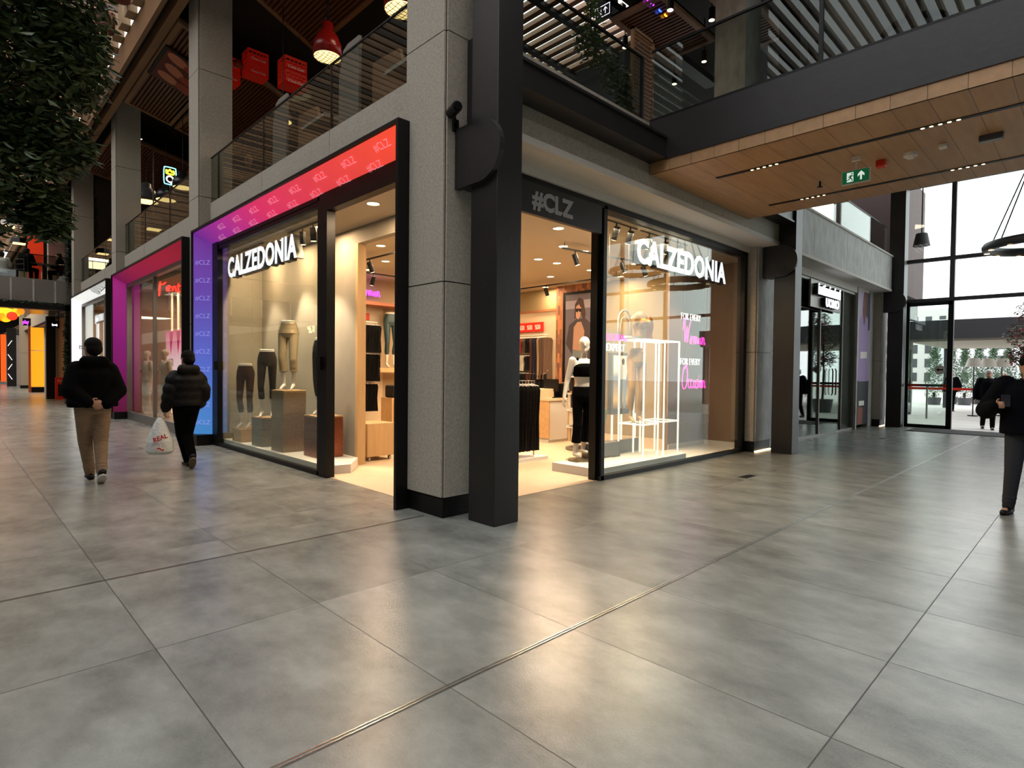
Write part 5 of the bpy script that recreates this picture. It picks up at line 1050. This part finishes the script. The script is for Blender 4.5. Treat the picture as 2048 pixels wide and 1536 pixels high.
# screen on lit legs
tv = thing('display_screen', 'framed portrait screen showing a person in pale jeans, on lit white legs', 'screen', (8.0, 5.62, .124))
MB().box(7.72, 8.42, 5.58, 5.66, .76, 1.78).build('screen_frame', m_alu, tv, bev=.006)
MB().box(7.77, 8.37, 5.572, 5.58, .82, 1.73).build('screen', rampmat('screen_picture', 'Z', .82, 1.73, [(0, '4A4A4C'), (.2, 'C09A6C'), (.6, '6C7078'), (.8, 'E0D0B4')], 1.1), tv)
flat([(7.93, .86), (8.0, .86), (8.03, 1.25), (8.05, .86), (8.10, .86), (8.12, 1.36), (7.95, 1.36)], 5.568, mat('screen_jeans', '9DA7AC', .6, emit='9DA7AC', es=.5), tv, 'screen_jeans')
flat([(7.94, 1.34), (8.12, 1.34), (8.14, 1.55), (8.03, 1.6), (7.92, 1.55)], 5.567, mat('screen_top', 'E8E0D0', .6, emit='E8E0D0', es=.6), tv, 'screen_top'); flat([(8.0, 1.58), (8.06, 1.58), (8.07, 1.66), (8.03, 1.69), (7.99, 1.66)], 5.567, mat('screen_hair', '4A3020', .6), tv, 'screen_head')
text('NEW IN', .13, m_cool, (8.27, 5.566, 1.66), (0, 0, -1), (1, 0, 0), tv, 'lettering', .001, .003); text('S', .13, m_cool, (8.27, 5.566, .98), (0, 0, -1), (1, 0, 0), tv, 'lettering', .001, .003)
for x in (7.74, 8.0, 8.4): MB().box(x-.012, x+.012, 5.56, 5.585, .34, .76).build('leg', m_whitelit, tv)
MB().box(6.95, 7.62, 5.32, 5.56, .126, .36).build('display_box', m_alu); bx = bpy.data.objects['display_box']; tag(bx, 'low brown grey display box behind the right window', 'box')
MB().box(7.70, 8.44, 5.52, 5.61, .126, .34).build('base', m_alu, tv)
def wire(x, z0, z1=3.6, y=5.2, par=None): return MB().tube([(x, y, z0), (x, y, z1)], .0025, 4).build('wire', m_alu, par)
sg = thing('neon_letters', 'pink over white neon letters hanging left in the right display window', 'sign', (7.05, 5.2, 1.8))
MB().box(7.02, 7.66, 5.215, 5.22, 1.76, 2.08).build('clear_panel', m_clear, sg)
text('LEGWEAR', .155, m_neonp, (7.05, 5.2, 1.93), XR, ZU, sg, 'lettering', .006, -.004, xs=.76); text('EXPERT', .165, m_neonw, (7.05, 5.2, 1.775), XR, ZU, sg, 'lettering', .008, -.002, xs=.86); wire(7.1, 2.08, par=sg); wire(7.6, 2.08, par=sg)
WO = [[(0, .55), (.08, .95), (.16, 1.0), (.14, .4), (.18, .1), (.32, .7), (.34, .1), (.46, .6), (.6, .95)], [(.62, .3), (.55, .1), (.66, .05), (.7, .3), (.62, .35), (.8, .3)], [(.84, .35), (.86, .05), (.9, .3), (.98, .32), (.98, .06), (1.02, .3), (1.1, .3), (1.12, .08), (1.2, .15)], [(1.36, .3), (1.26, .25), (1.26, .08), (1.36, .1), (1.38, .3), (1.4, .05), (1.5, .15)], [(1.52, .35), (1.54, .05), (1.58, .3), (1.68, .3), (1.7, .05), (1.78, .12)]]
OC = [[(.3, .95), (.1, .8), (.0, .3), (.12, .02), (.32, .15), (.4, .6), (.3, .95), (.2, .8)], [(.6, .35), (.5, .38), (.46, .15), (.56, .05), (.64, .12)], [(.8, .35), (.7, .38), (.66, .15), (.76, .05), (.84, .12)], [(1.02, .35), (.9, .32), (.88, .1), (1.0, .08), (1.04, .35), (1.06, .05), (1.12, .1)], [(1.24, .4), (1.14, .3), (1.24, .15), (1.16, .03)], [(1.32, .35), (1.32, .05)], [(1.32, .5), (1.33, .52)], [(1.5, .35), (1.42, .3), (1.44, .08), (1.54, .1), (1.5, .35)], [(1.62, .35), (1.64, .05), (1.68, .32), (1.78, .3), (1.8, .05), (1.86, .1)]]
for (z, t_, lab) in ((2.40, 0, 'upper'), (1.60, 1, 'lower')):
    a_ = thing('neon_letters', 'white block neon words hanging right in the right display window, %s pair' % lab, 'sign', (9.22, 5.2, z)); text('FOR EVERY', .175, m_neonw, (9.22, 5.2, z), XR, ZU, a_, 'lettering', .006, -.004, xs=.82); wire(9.3, z+.1, par=a_); wire(10.05, z+.1, par=a_)
    b_ = thing('neon_script', 'pink neon script word %s in the right display window' % ('between the two white phrases' if not t_ else 'lowest'), 'sign', (9.3, 5.2, z-.5)); strokes(OC if t_ else WO, .46, m_neonp, (9.30, 5.2, z-.44), XR, ZU, .0085, b_); wire(9.4, z-.1, par=b_); wire(9.95, z-.1, par=b_)
gb = thing('letter_balloon', 'pale green balloon letter on a thin stand behind the right window', 'balloon', (8.0, 6.1, 0)); A_ = [(8.22, 6.1, .98), (8.13, 6.1, 1.06), (8.02, 6.1, 1.02), (7.96, 6.1, .86), (7.97, 6.1, .66), (8.06, 6.1, .54), (8.18, 6.1, .56), (8.22, 6.1, .68), (8.22, 6.1, .78), (8.14, 6.1, .78)]
MB().tube(A_, [.04]+[.06]*8+[.04], 12).build('balloon', mat('pale_green_foil', 'A8B080', .3), gb, smooth=True); MB().tube([(8.1, 6.1, .0), (8.1, 6.1, .52)], .006, 6).build('stick', m_black, gb); MB().cyl((8.1, 6.1), .1, .004, .015).build('foot', m_black, gb)
# ================================================================ DESK, RACKS, STOCK
dk = thing('cash_desk', 'oak fronted cash desk with white side inside the corner shop', 'counter', (9.1, 8.4, 0))
MB().box(8.74, 9.5, 7.83, 9.2, .06, .86).build('carcass', m_white, dk); MB().box(8.71, 8.74, 7.82, 9.2, .10, .86).build('oak_front', m_oakw, dk); MB().box(8.70, 9.52, 7.80, 9.22, .86, .91).build('worktop', mat('cream_top', 'DCC9A8', .5), dk); MB().box(8.73, 9.5, 7.85, 9.2, .004, .06).build('plinth', m_white, dk); MB().box(8.72, 9.0, 7.95, 8.45, .91, 1.10).build('raised_box', mat('cream_top', 'DCC9A8', .5), dk)
ps = thing('till_monitor', 'black till screen on the cash desk', 'monitor', (9.1, 7.95, .92)); MB().box(8.98, 9.02, 7.84, 8.2, 1.05, 1.3).build('screen', m_black, ps); MB().box(9.0, 9.14, 7.98, 8.06, .915, 1.08).build('stand', m_black, ps); MB().box(8.95, 9.2, 7.9, 8.14, .912, .93).build('foot', m_black, ps)
tag(MB().box(9.15, 9.4, 7.86, 8.05, .912, 1.22).build('card_terminal', m_black, bev=.02), 'black till equipment at the corner of the cash desk', 'till')
# brick wall with framed screen
bw = struct('wall_brick', MB().box(11.05, 11.18, 8.3, 9.72, 0, 3.6), None or mat('brick_base', 'A86A48', .8))
def brickmat():
    m = bpy.data.materials.new('mixed_brick'); m.use_nodes = True; n = m.node_tree.nodes; L = m.node_tree.links; b = n['Principled BSDF']; b.inputs['Roughness'].default_value = .8
    g = n.new('ShaderNodeNewGeometry'); sp = n.new('ShaderNodeSeparateXYZ'); L.new(g.outputs['Position'], sp.inputs[0]); cx = n.new('ShaderNodeCombineXYZ'); L.new(sp.outputs['Z'], cx.inputs[0]); L.new(sp.outputs['Y'], cx.inputs[1])
    k = n.new('ShaderNodeTexBrick'); L.new(cx.outputs[0], k.inputs['Vector']); k.inputs['Scale'].default_value = 1; k.inputs['Brick Width'].default_value = .24; k.inputs['Row Height'].default_value = .07; k.inputs['Mortar Size'].default_value = .004
    k.inputs['Color1'].default_value = S('C07A50'); k.inputs['Color2'].default_value = S('6E4A38'); k.inputs['Mortar'].default_value = S('8A6A50'); L.new(k.outputs['Color'], b.inputs['Base Color']); return m
bw.data.materials.clear(); bw.data.materials.append(brickmat())
po = thing('framed_screen', 'tall framed picture of a person with long dark hair, sunglasses and dark jacket', 'picture', (11.0, 9.0, 2.4))
MB().box(11.0, 11.05, 8.42, 9.45, 1.2, 3.42).build('frame', m_black, po); PF = 10.996
def flx(poly, x, m, nm): return MB().add([(x, 9.36-u, 1.25+v) for u, v in poly], [tuple(range(len(poly)))]).build(nm, m, po)
flx([(0, 0), (.86, 0), (.86, 2.1), (0, 2.1)], PF, mat('pic_bg', '5A5560', .6), 'picture_background'); flx([(0, 1.75), (.86, 1.75), (.86, 1.95), (0, 1.95)], PF-.001, mat('pic_band', '8C8490', .6), 'picture_band')
flx([(.02, .9), (.12, 1.35), (.35, 1.5), (.62, 1.5), (.82, 1.35), (.86, .5), (.6, .4), (.25, .6)], PF-.002, mat('pic_jacket', '332A30', .6), 'picture_jacket'); flx([(.24, .75), (.27, 1.3), (.38, 1.42), (.5, 1.42), (.6, 1.2), (.58, .7)], PF-.003, mat('pic_top', '9A7560', .6), 'picture_top')
flx([(.2, 0), (.24, .74), (.58, .7), (.62, 0)], PF-.003, mat('pic_jeans', '5E686C', .6), 'picture_jeans'); flx([(.28, 1.5), (.3, 1.85), (.42, 2.02), (.56, 1.95), (.64, 1.6), (.58, 1.4), (.5, 1.6), (.4, 1.55)], PF-.004, mat('pic_hair', '35201E', .6), 'picture_hair'); flx([(.33, 1.55), (.34, 1.8), (.42, 1.85), (.5, 1.75), (.47, 1.55), (.4, 1.48)], PF-.005, mat('pic_skin', 'A8806C', .6), 'picture_face'); flx([(.33, 1.68), (.34, 1.75), (.5, 1.74), (.5, 1.66), (.44, 1.66), (.42, 1.70), (.38, 1.65)], PF-.006, m_black, 'picture_sunglasses')
# wall bay with pegboard and sale strip
struct('wall_bay', MB().box(11.10, 11.18, 9.75, 11.1, .3, 3.0), mat('pegboard', 'D8C4A4', .7, noise=.05, nscale=80)); struct('trim_bay', MB().box(11.06, 11.18, 9.73, 11.14, 3.0, 3.06).box(11.06, 11.18, 11.10, 11.14, 0, 3.0), mat('terracotta_trim', 'A06A44', .7))
sl = tag(MB().box(11.02, 11.05, 10.14, 11.08, 2.50, 2.74).build('sale_strip', mat('sale_red', 'E22818', .5, emit='E22818', es=.3)), 'red sale strip with three white percent fifty marks', 'sign')
for k in range(3): text('%50', .16, m_white, (11.015, 11.0-k*.29, 2.56), YR, ZU, sl, 'lettering', .001, .006, xs=.72)
GC = [mat('garment_'+n, c, .85, bump=.3, bscale=25) for n, c in (('black', '0C0B0C'), ('red', 'B8281C'), ('beige', 'C6A67C'), ('taupe', '6E5848'), ('yellow', 'D8A830'), ('navy', '26283C'), ('white', 'D8CFC0'), ('brown', '5A3424'))]
protos = {}
def garment(kind, m):   # kinds: top (short), long, on a clip hanger; built once, then copied
    key = (kind, m.name)
    if key not in protos:
        r = thing('hanging_garment', 'x', 'garment'); L_ = {'top': .38, 'mid': .62, 'long': 1.05}[kind]; n = 9
        vs = []; rows = ((0, .15), (-.06, .19), (-.5*L_, .17), (-L_, .19))
        mb = MB()
        for s_ in (-1, 1):
            g_ = []
            for z, wd in rows: g_.append([(-wd+2*wd*k/n, s_*(.012+.006*math.cos(k*2.3+z*9)), z-.05) for k in range(n+1)])
            v = [p for q in g_ for p in q]; mb.add(v, [(a*(n+1)+k, a*(n+1)+k+1, (a+1)*(n+1)+k+1, (a+1)*(n+1)+k) if s_ > 0 else (a*(n+1)+k, (a+1)*(n+1)+k, (a+1)*(n+1)+k+1, a*(n+1)+k+1) for a in range(3) for k in range(n)])
        mb.box(-.19, .19, -.012, .012, -.05-L_, -.045-L_)
        mb.build('cloth', m, r); MB().tube([(-.16, 0, -.05), (0, 0, -.015), (.16, 0, -.05)], .006, 5).tube([(0, 0, -.015), (0, 0, .02), (.015, 0, .035)], .003, 4).build('hanger', m_white, r, smooth=True)
        protos[key] = [r, False]
    return protos[key]
def hang(kind, m, loc, rz, label, group):
    p = garment(kind, m)
    if not p[1]: p[1] = True; o = p[0]; o.location = loc; o.rotation_euler = (0, 0, rz); o['label'] = label; o['group'] = group; return o
    return dup(p[0], loc, rz, label, group)
random.seed(5)
def rail(p0, p1, lab):
    return tag(MB().tube([p0, p1], .012, 8).build('hanging_rail', m_white), 'white hanging rail '+lab, 'rail')
nm_ = {'garment_black': 'black', 'garment_red': 'red', 'garment_beige': 'beige', 'garment_taupe': 'taupe', 'garment_yellow': 'yellow', 'garment_navy': 'navy', 'garment_white': 'white', 'garment_brown': 'brown'}
def row(y0, y1, z, kinds, cols, n, lab, x=None):
    rail((10.85, y0, z+.03), (10.85, y1, z+.03), lab)
    for k in range(n):
        y = y0+(y1-y0)*(k+.5)/n; m = GC[cols[int(k*len(cols)/n)]]
        hang(kinds[int(k*len(kinds)/n)], m, (10.86, y, z), PI/2*0+random.uniform(-.15, .15), nm_[m.name]+' garment on the '+lab, nm_[m.name]+' garments on the '+lab)
row(10.32, 11.08, 2.36, ['top'], [0, 3, 1, 3, 1], 15, 'top rail under the sale strip'); row(9.8, 10.28, 2.36, ['long'], [3, 3, 2, 5, 5, 7], 9, 'top rail next to the brick pillar')
row(10.32, 11.08, 1.90, ['top'], [0, 6, 6, 2, 4, 0], 15, 'second rail under the sale strip'); row(9.8, 11.08, 1.45, ['top'], [0, 0, 7, 0, 0, 7], 22, 'third rail of the wall bay'); row(9.8, 11.08, .98, ['mid'], [6, 0, 2, 0, 6, 7], 22, 'lowest rail of the wall bay')
# long black rack near the corner column
bs = thing('garment_stand', 'floor stand with white base carrying long black trousers near the corner column', 'stand', (6.65, 6.6, 0)); MB().box(6.25, 7.12, 6.40, 6.85, .004, .06).build('base', m_white, bs); MB().tube([(6.3, 6.62, .06), (6.3, 6.62, 1.30), (7.0, 6.62, 1.30), (7.0, 6.62, .06)], .014, 8).build('tube_frame', m_chrome, bs)
for k in range(9): hang('long', GC[0], (6.36+k*.072, 6.62, 1.265), PI/2+random.uniform(-.1, .1), 'black trousers on the floor stand near the corner column', 'black trousers on the floor stand')
# stocking gondola
gd = thing('hosiery_stand', 'round four tier stand of stocking packs beside the cash desk', 'stand', (8.5, 6.75, 0)); MB().cyl((8.5, 6.75), .05, .02, 1.35, 16).build('pole', m_alu, gd); MB().cyl((8.5, 6.75), .34, .004, .05, 28).build('base', m_alu, gd)
pkp = None; tones = [GC[0], GC[6], GC[2], GC[7]]
packs = {}
for t in range(4):
    MB().cyl((8.5, 6.75), .33, .42+t*.31, .44+t*.31, 28).build('tier', m_white, gd)
    for k in range(14):
        a = k*2*PI/14+t*.2; m = tones[(k*7+t*3) % 4]; lb_ = '%s stocking pack on tier %s of the round stand' % (nm_[m.name], ['one', 'two', 'three', 'four'][t])
        loc = (8.5+.30*math.cos(a), 6.75+.30*math.sin(a), .425+t*.31)
        if m.name not in packs:
            o = tag(MB().box(-.055, .055, -.008, .008, -.25, 0).build('stocking_pack', m, bev=.003), lb_, 'stocking pack', lb_); packs[m.name] = o; o.location = loc; o.rotation_euler = (0, 0, a+PI/2)
        else:
            o = packs[m.name].copy(); COL.objects.link(o); o.location = loc; o.rotation_euler = (0, 0, a+PI/2); o['label'] = lb_; o['group'] = lb_
# rear wall seen through the left entrance
struct('wall_rear_bay', MB().box(6.3, 7.5, 12.12, 12.2, .0, 2.95), MATS['pegboard'])
for z, lab, kd, x0, x1, n in ((2.52, 'upper rail of the rear wall', 'mid', 6.62, 7.15, 9), (1.86, 'middle rail of the rear wall', 'mid', 6.62, 7.12, 9), (1.18, 'lower rail of the rear wall', 'mid', 6.55, 7.1, 9)):
    rail((x0, 11.8, z+.03), (x1, 11.8, z+.03), lab)
    for k in range(n): hang(kd, GC[0], (x0+(x1-x0)*(k+.5)/n, 11.8, z), PI/2+random.uniform(-.1, .1), 'black garment on the '+lab, 'black garments on the '+lab)
sh_ = tag(MB().box(7.12, 8.2, 11.6, 12.12, 1.40, 1.5).build('wall_shelf', m_oakw), 'oak wall shelf under the teal leg mannequin', 'shelf')
tag(MB().box(6.3, 8.0, 11.6, 12.12, 2.93, 3.0).build('wall_shelf', mat('terracotta_shelf', 'A8674A', .7)), 'terracotta shelf over the rear wall rails', 'shelf')
sg = thing('neon_script', 'violet neon script on the rear wall', 'sign', (7.0, 12.1, 3.25)); strokes([[(x*.8, y) for x, y in p] for p in WO], .42, m_neonv, (6.75, 12.0, 3.16), XR, ZU, .012, sg)
for x, z, c, lab in ((7.22, 2.2, 3, 'taupe top folded on a wall hook'), (7.22, 1.85, 3, 'second taupe top on a wall hook'), (7.22, 1.55, 0, 'black top on a wall hook')): tag(MB().box(x, x+.2, 12.08, 12.12, z-.15, z+.12).build('folded_top', GC[c], bev=.01), lab+' on the rear wall', 'top')
tag(MB().box(7.02, 7.12, 12.09, 12.12, 2.62, 2.78).build('sale_tag', m_redp), 'small red tag above the rear wall garments', 'tag')
du = thing('drawer_unit', 'cream drawer unit on castors by the rear wall', 'drawers', (6.6, 9.9, 0)); MB().box(6.25, 7.0, 9.75, 10.15, .1, .90).build('carcass', m_oakw, du)
for k in range(5): d_ = MB().box(6.29, 6.96, 9.735, 9.752, .13+k*.152, .265+k*.152).build('drawer', mat('cream_drawer', 'CDB890', .6), du); MB().box(6.45, 6.80, 9.728, 9.736, .245+k*.152, .262+k*.152).build('handle', m_black, d_)
for x in (6.3, 6.95): MB().tube([(x-.02, 9.8, .05), (x+.02, 9.8, .05)], .045, 12).build('castor', m_black, du)
tag(MB().box(6.1, 6.8, 10.5, 10.9, .0, .005).build('shop_rug', m_white), 'thin pale mat on the shop floor', 'mat')
bb = tag(MB().box(6.3, 6.9, 9.8, 10.1, .905, 1.15).build('stock_box', GC[0], bev=.03), 'dark folded stock on the drawer unit', 'stock')
ct = thing('oak_cart', 'oak cube trolley on white castors just inside the left entrance', 'trolley', (4.95, 8.3, 0)); MB().box(4.72, 5.22, 8.06, 8.56, .075, .60).build('cube', m_oak, ct, bev=.004)
for x, y in ((4.78, 8.12), (5.16, 8.12), (4.78, 8.5), (5.16, 8.5)): c_ = MB().tube([(x-.015, y, .038), (x+.015, y, .038)], .036, 16).build('castor', m_white, ct); MB().tube([(x-.017, y, .038), (x+.017, y, .038)], .014, 12).build('hub', m_black, c_)
# ================================================================ TREE AND PLANTERS
random.seed(21)
tr = thing('ficus_tree', 'large leafy green tree filling the upper left of the alley', 'tree', (-1.1, 7.4, 0))
MB().tube([(-1.1, 7.4, 0), (-1.05, 7.4, 1.2), (-.95, 7.45, 2.2), (-.7, 7.5, 3.2), (-.4, 7.5, 4.2), (-.2, 7.5, 5.2)], [.16, .13, .12, .10, .07, .04], 12).tube([(-.95, 7.45, 2.4), (-.4, 7.3, 3.2), (.2, 7.2, 3.8), (.7, 7.2, 4.3)], [.07, .05, .03, .015], 8).tube([(-.7, 7.5, 3.4), (-.1, 7.8, 4.2), (.5, 7.9, 4.9), (1.0, 7.8, 5.3)], [.06, .045, .03, .012], 8).tube([(-.9, 7.45, 2.9), (-.3, 7.6, 3.1), (.3, 7.6, 3.2), (.8, 7.5, 3.3)], [.05, .035, .02, .01], 8).build('trunk', m_bark, tr, smooth=True)
BX = [((.1, 7.5, 4.7), (1.05, .9, .9)), ((-.3, 7.5, 3.9), (1.0, .9, .7)), ((.55, 7.5, 4.2), (.62, .7, .75)), ((.35, 7.4, 3.35), (.55, .6, .5)), ((.0, 7.4, 2.95), (.55, .5, .42)), ((.3, 7.6, 5.6), (.95, .8, .7)), ((-.6, 7.4, 4.6), (1, .9, 1.1)), ((.75, 7.4, 3.7), (.38, .4, .35)), ((.72, 7.4, 3.0), (.2, .3, .28)), ((-.7, 7.4, 3.2), (.7, .7, .5))]
BX += [((.8, 7.5, 5.2), (.5, .7, .8)), ((.95, 7.5, 4.6), (.35, .5, .5)), ((.2, 7.5, 5.0), (1.0, .8, 1.0)), ((-.1, 7.5, 4.2), (.9, .8, .8))]
fo = leaves(26000, BX, .105).build('foliage', m_leaf, tr); 
tb_ = thing('tree_planter', 'round planter at the foot of the large tree', 'planter', (-1.1, 7.4, 0)); MB().loft([(-1.1, 7.4, 0.0, .5, .5), (-1.1, 7.4, .45, .6, .6)], 28).build('pot', m_mull, tb_)
for i in range(9):
    y = 9.6+i*1.55; x = 2.62; p_ = thing('hanging_pot', 'terracotta pot with trailing plant along the timber roof edge', 'pot', (x, y, 9.1), 'terracotta pots along the roof edge')
    MB().loft([(x, y, 8.95, .13, .13), (x, y, 9.0, .19, .19), (x, y, 9.22, .24, .24), (x, y, 9.34, .21, .21)], 18).build('pot', mat('terracotta', '6E3A2C', .8), p_, smooth=True); leaves(60, [((x, y, 9.4), (.22, .22, .14))], .12).build('foliage', m_leafd, p_); MB().tube([(x, y, 9.3), (x, y, 9.75)], .006, 4).build('cord', m_black, p_)
leaves(2500, [((3.43, 28.4, 6.6), (.1, .15, 2.3)), ((4.3, 28.4, 6.6), (.08, .15, 2.2)), ((3.9, 28.42, 7), (.4, .06, 2.0))], .09).build('ivy', m_leafd, gc)
leaves(2600, [((3.28, 27.9, 1.9), (.07, .1, 1.9)), ((3.56, 27.9, 1.9), (.07, .1, 1.9)), ((1.5, 27.88, 3.84), (2.2, .1, .07))], .09).build('greenery', m_leafd, hd)
# ================================================================ OUTSIDE THE ENTRANCE
cn = thing('canopy', 'grey flat canopy outside the entrance', 'canopy', (30, 4, 2.7)); MB().box(25.5, 33, -4, 5.2, 2.78, 3.45).build('fascia', m_mull, cn); MB().box(25.6, 33, -4, 5.1, 2.70, 2.78).build('soffit', m_panel, cn)
for x in (25.7, 32.6): MB().box(x, x+.25, -3.9, -3.7, 0, 2.7).build('post', m_mull, cn)
MB().box(32.6, 32.8, 4.9, 5.1, 0, 2.7).build('post', m_mull, cn); MB().box(25.7, 25.9, 5.0, 5.15, 0, 2.7).build('post', m_mull, cn)
for i, (x, y) in enumerate(((36, 6.0), (38, 5.6), (37, 4.9), (39, 4.6), (38, 3.9), (40, 3.5), (38, 2.7), (40, 2.2))):
    c_ = thing('cypress_tree', 'cone shaped cypress beyond the canopy', 'tree', (x, y, 0), 'cypresses beyond the canopy'); leaves(2200, [((x, y, 1.0), (.48, .48, .9)), ((x, y, 1.9), (.36, .36, .8)), ((x, y, 2.7), (.2, .2, .7))], .10, droop=-.6).build('foliage', mat('cypress_green', '52704E', .6, noise=.3), c_); MB().cyl((x, y), .06, -.02, .6, 8).build('trunk', m_bark, c_); MB().loft([(x, y, -.02, .26, .26), (x, y, .35, .32, .32)], 16).build('pot', m_mull, c_)
for i, (x, y) in enumerate(((27, 3.32), (27.6, 2.98), (28, 2.62))):
    l = thing('shade_lamp', ['left', 'middle', 'right'][i]+' white shade lamp standing under the outdoor canopy', 'lamp', (x, y, 0)); MB().loft([(x, y, 1.80, .27, .27), (x, y, 2.12, .17, .17)], 24).build('lamp_shade', m_white, l); MB().cyl((x, y), .02, 0, 1.9, 8).build('pole', m_black, l); MB().cyl((x, y), .16, -.02, .02).build('base', m_black, l)
pt = thing('red_flower_tree', 'potted tree with red blossoms outside the entrance', 'tree', (24.5, 1.75, 0)); MB().tube([(24.5, 1.75, .4), (24.5, 1.78, 1.6), (24.5, 1.72, 3.2)], [.05, .04, .02], 8).build('trunk', m_bark, pt); MB().loft([(24.5, 1.75, -.02, .3, .3), (24.5, 1.75, .5, .38, .38)], 20).build('pot', m_mull, pt)
FB = [((24.5, 1.75, 2.1), (.35, .5, .35)), ((24.5, 1.7, 2.8), (.4, .6, .5)), ((24.5, 1.6, 3.5), (.35, .45, .45))]
leaves(1500, FB, .11).build('foliage', mat('olive_leaf', '4A4A38', .6, noise=.3), pt); leaves(420, FB, .11).build('blossom', mat('red_blossom', 'A81E22', .6), pt)
for i, (x, y0, y1, h, c) in enumerate(((70, 6, 12, 7, 'C8C8CC'), (75, -2, 5, 5.6, 'B8B4B8'), (80, 12, 20, 9, 'D0CCC8'))):
    b = thing('building', ['pale apartment building behind the cypresses', 'low pale building right of the cypresses', 'tall pale building far left outside'][i], 'building', (x, (y0+y1)/2, 0)); MB().box(x, x+6, y0, y1, -.02, h).build('walls', mat('bld%d' % i, c, .9), b)
    for r_ in range(int(h/1.6)):
        for q in range(int((y1-y0)/1.3)): MB().box(x-.03, x, y0+.4+q*1.3, y0+1.0+q*1.3, .8+r_*1.6, 1.8+r_*1.6).build('window', m_mull, b)
sd = thing('side_building', 'brown clad wall of the neighbouring building outside the entrance glass', 'building', (24, 5.4, 0)); MB().box(21.5, 26, 4.75, 6.5, 4.2, 8.2).build('upper_wall', mat('brown_cladding', '5A4A48', .8), sd); MB().box(20.2, 26, 4.9, 5.1, 3.5, 4.1).build('canopy_edge', m_panel2, sd); MB().box(20.3, 26, 5.0, 5.05, .1, 3.5).build('shop_glass', m_glass, sd); MB().box(22.6, 22.8, 4.8, 5.0, 0, 7.5).build('downpipe', m_mull, sd)
l = thing('wall_lamp', 'dark conical lamp hanging outside the upper entrance glass', 'lamp', (22.6, 4.2, 5.8)); MB().loft([(22.6, 4.2, 5.65, .24, .24), (22.6, 4.2, 6.05, .16, .16)], 20).build('lamp_shade', m_black, l); MB().tube([(22.6, 4.2, 6.05), (22.6, 4.2, 8)], .02, 6).build('cord', m_black, l); MB().box(22.4, 22.8, 4.1, 4.9, 8.0, 8.08).build('arm', m_mull, l)
for i, (x, y) in enumerate(((30, 4.4), (33, 3.0))):
    q = copy_tree(om); q.location = (x, y, -.02); q['label'] = ['distant dark dressed person outside, left of the lamps', 'distant dark dressed person outside behind the white haired one'][i]; q.rotation_euler = (0, 0, 1.2+i)
tp_ = tag(MB().box(24, 24.03, -1, 4.8, .98, 1.06).build('barrier_tape', m_redp), 'red barrier tape outside at waist height', 'barrier')
tag(MB().cyl((24.02, 4.2), .03, -.02, 1.1, 10).build('barrier_post', m_alu), 'metal post holding the red barrier tape', 'post')
bpy.context.view_layer.update()
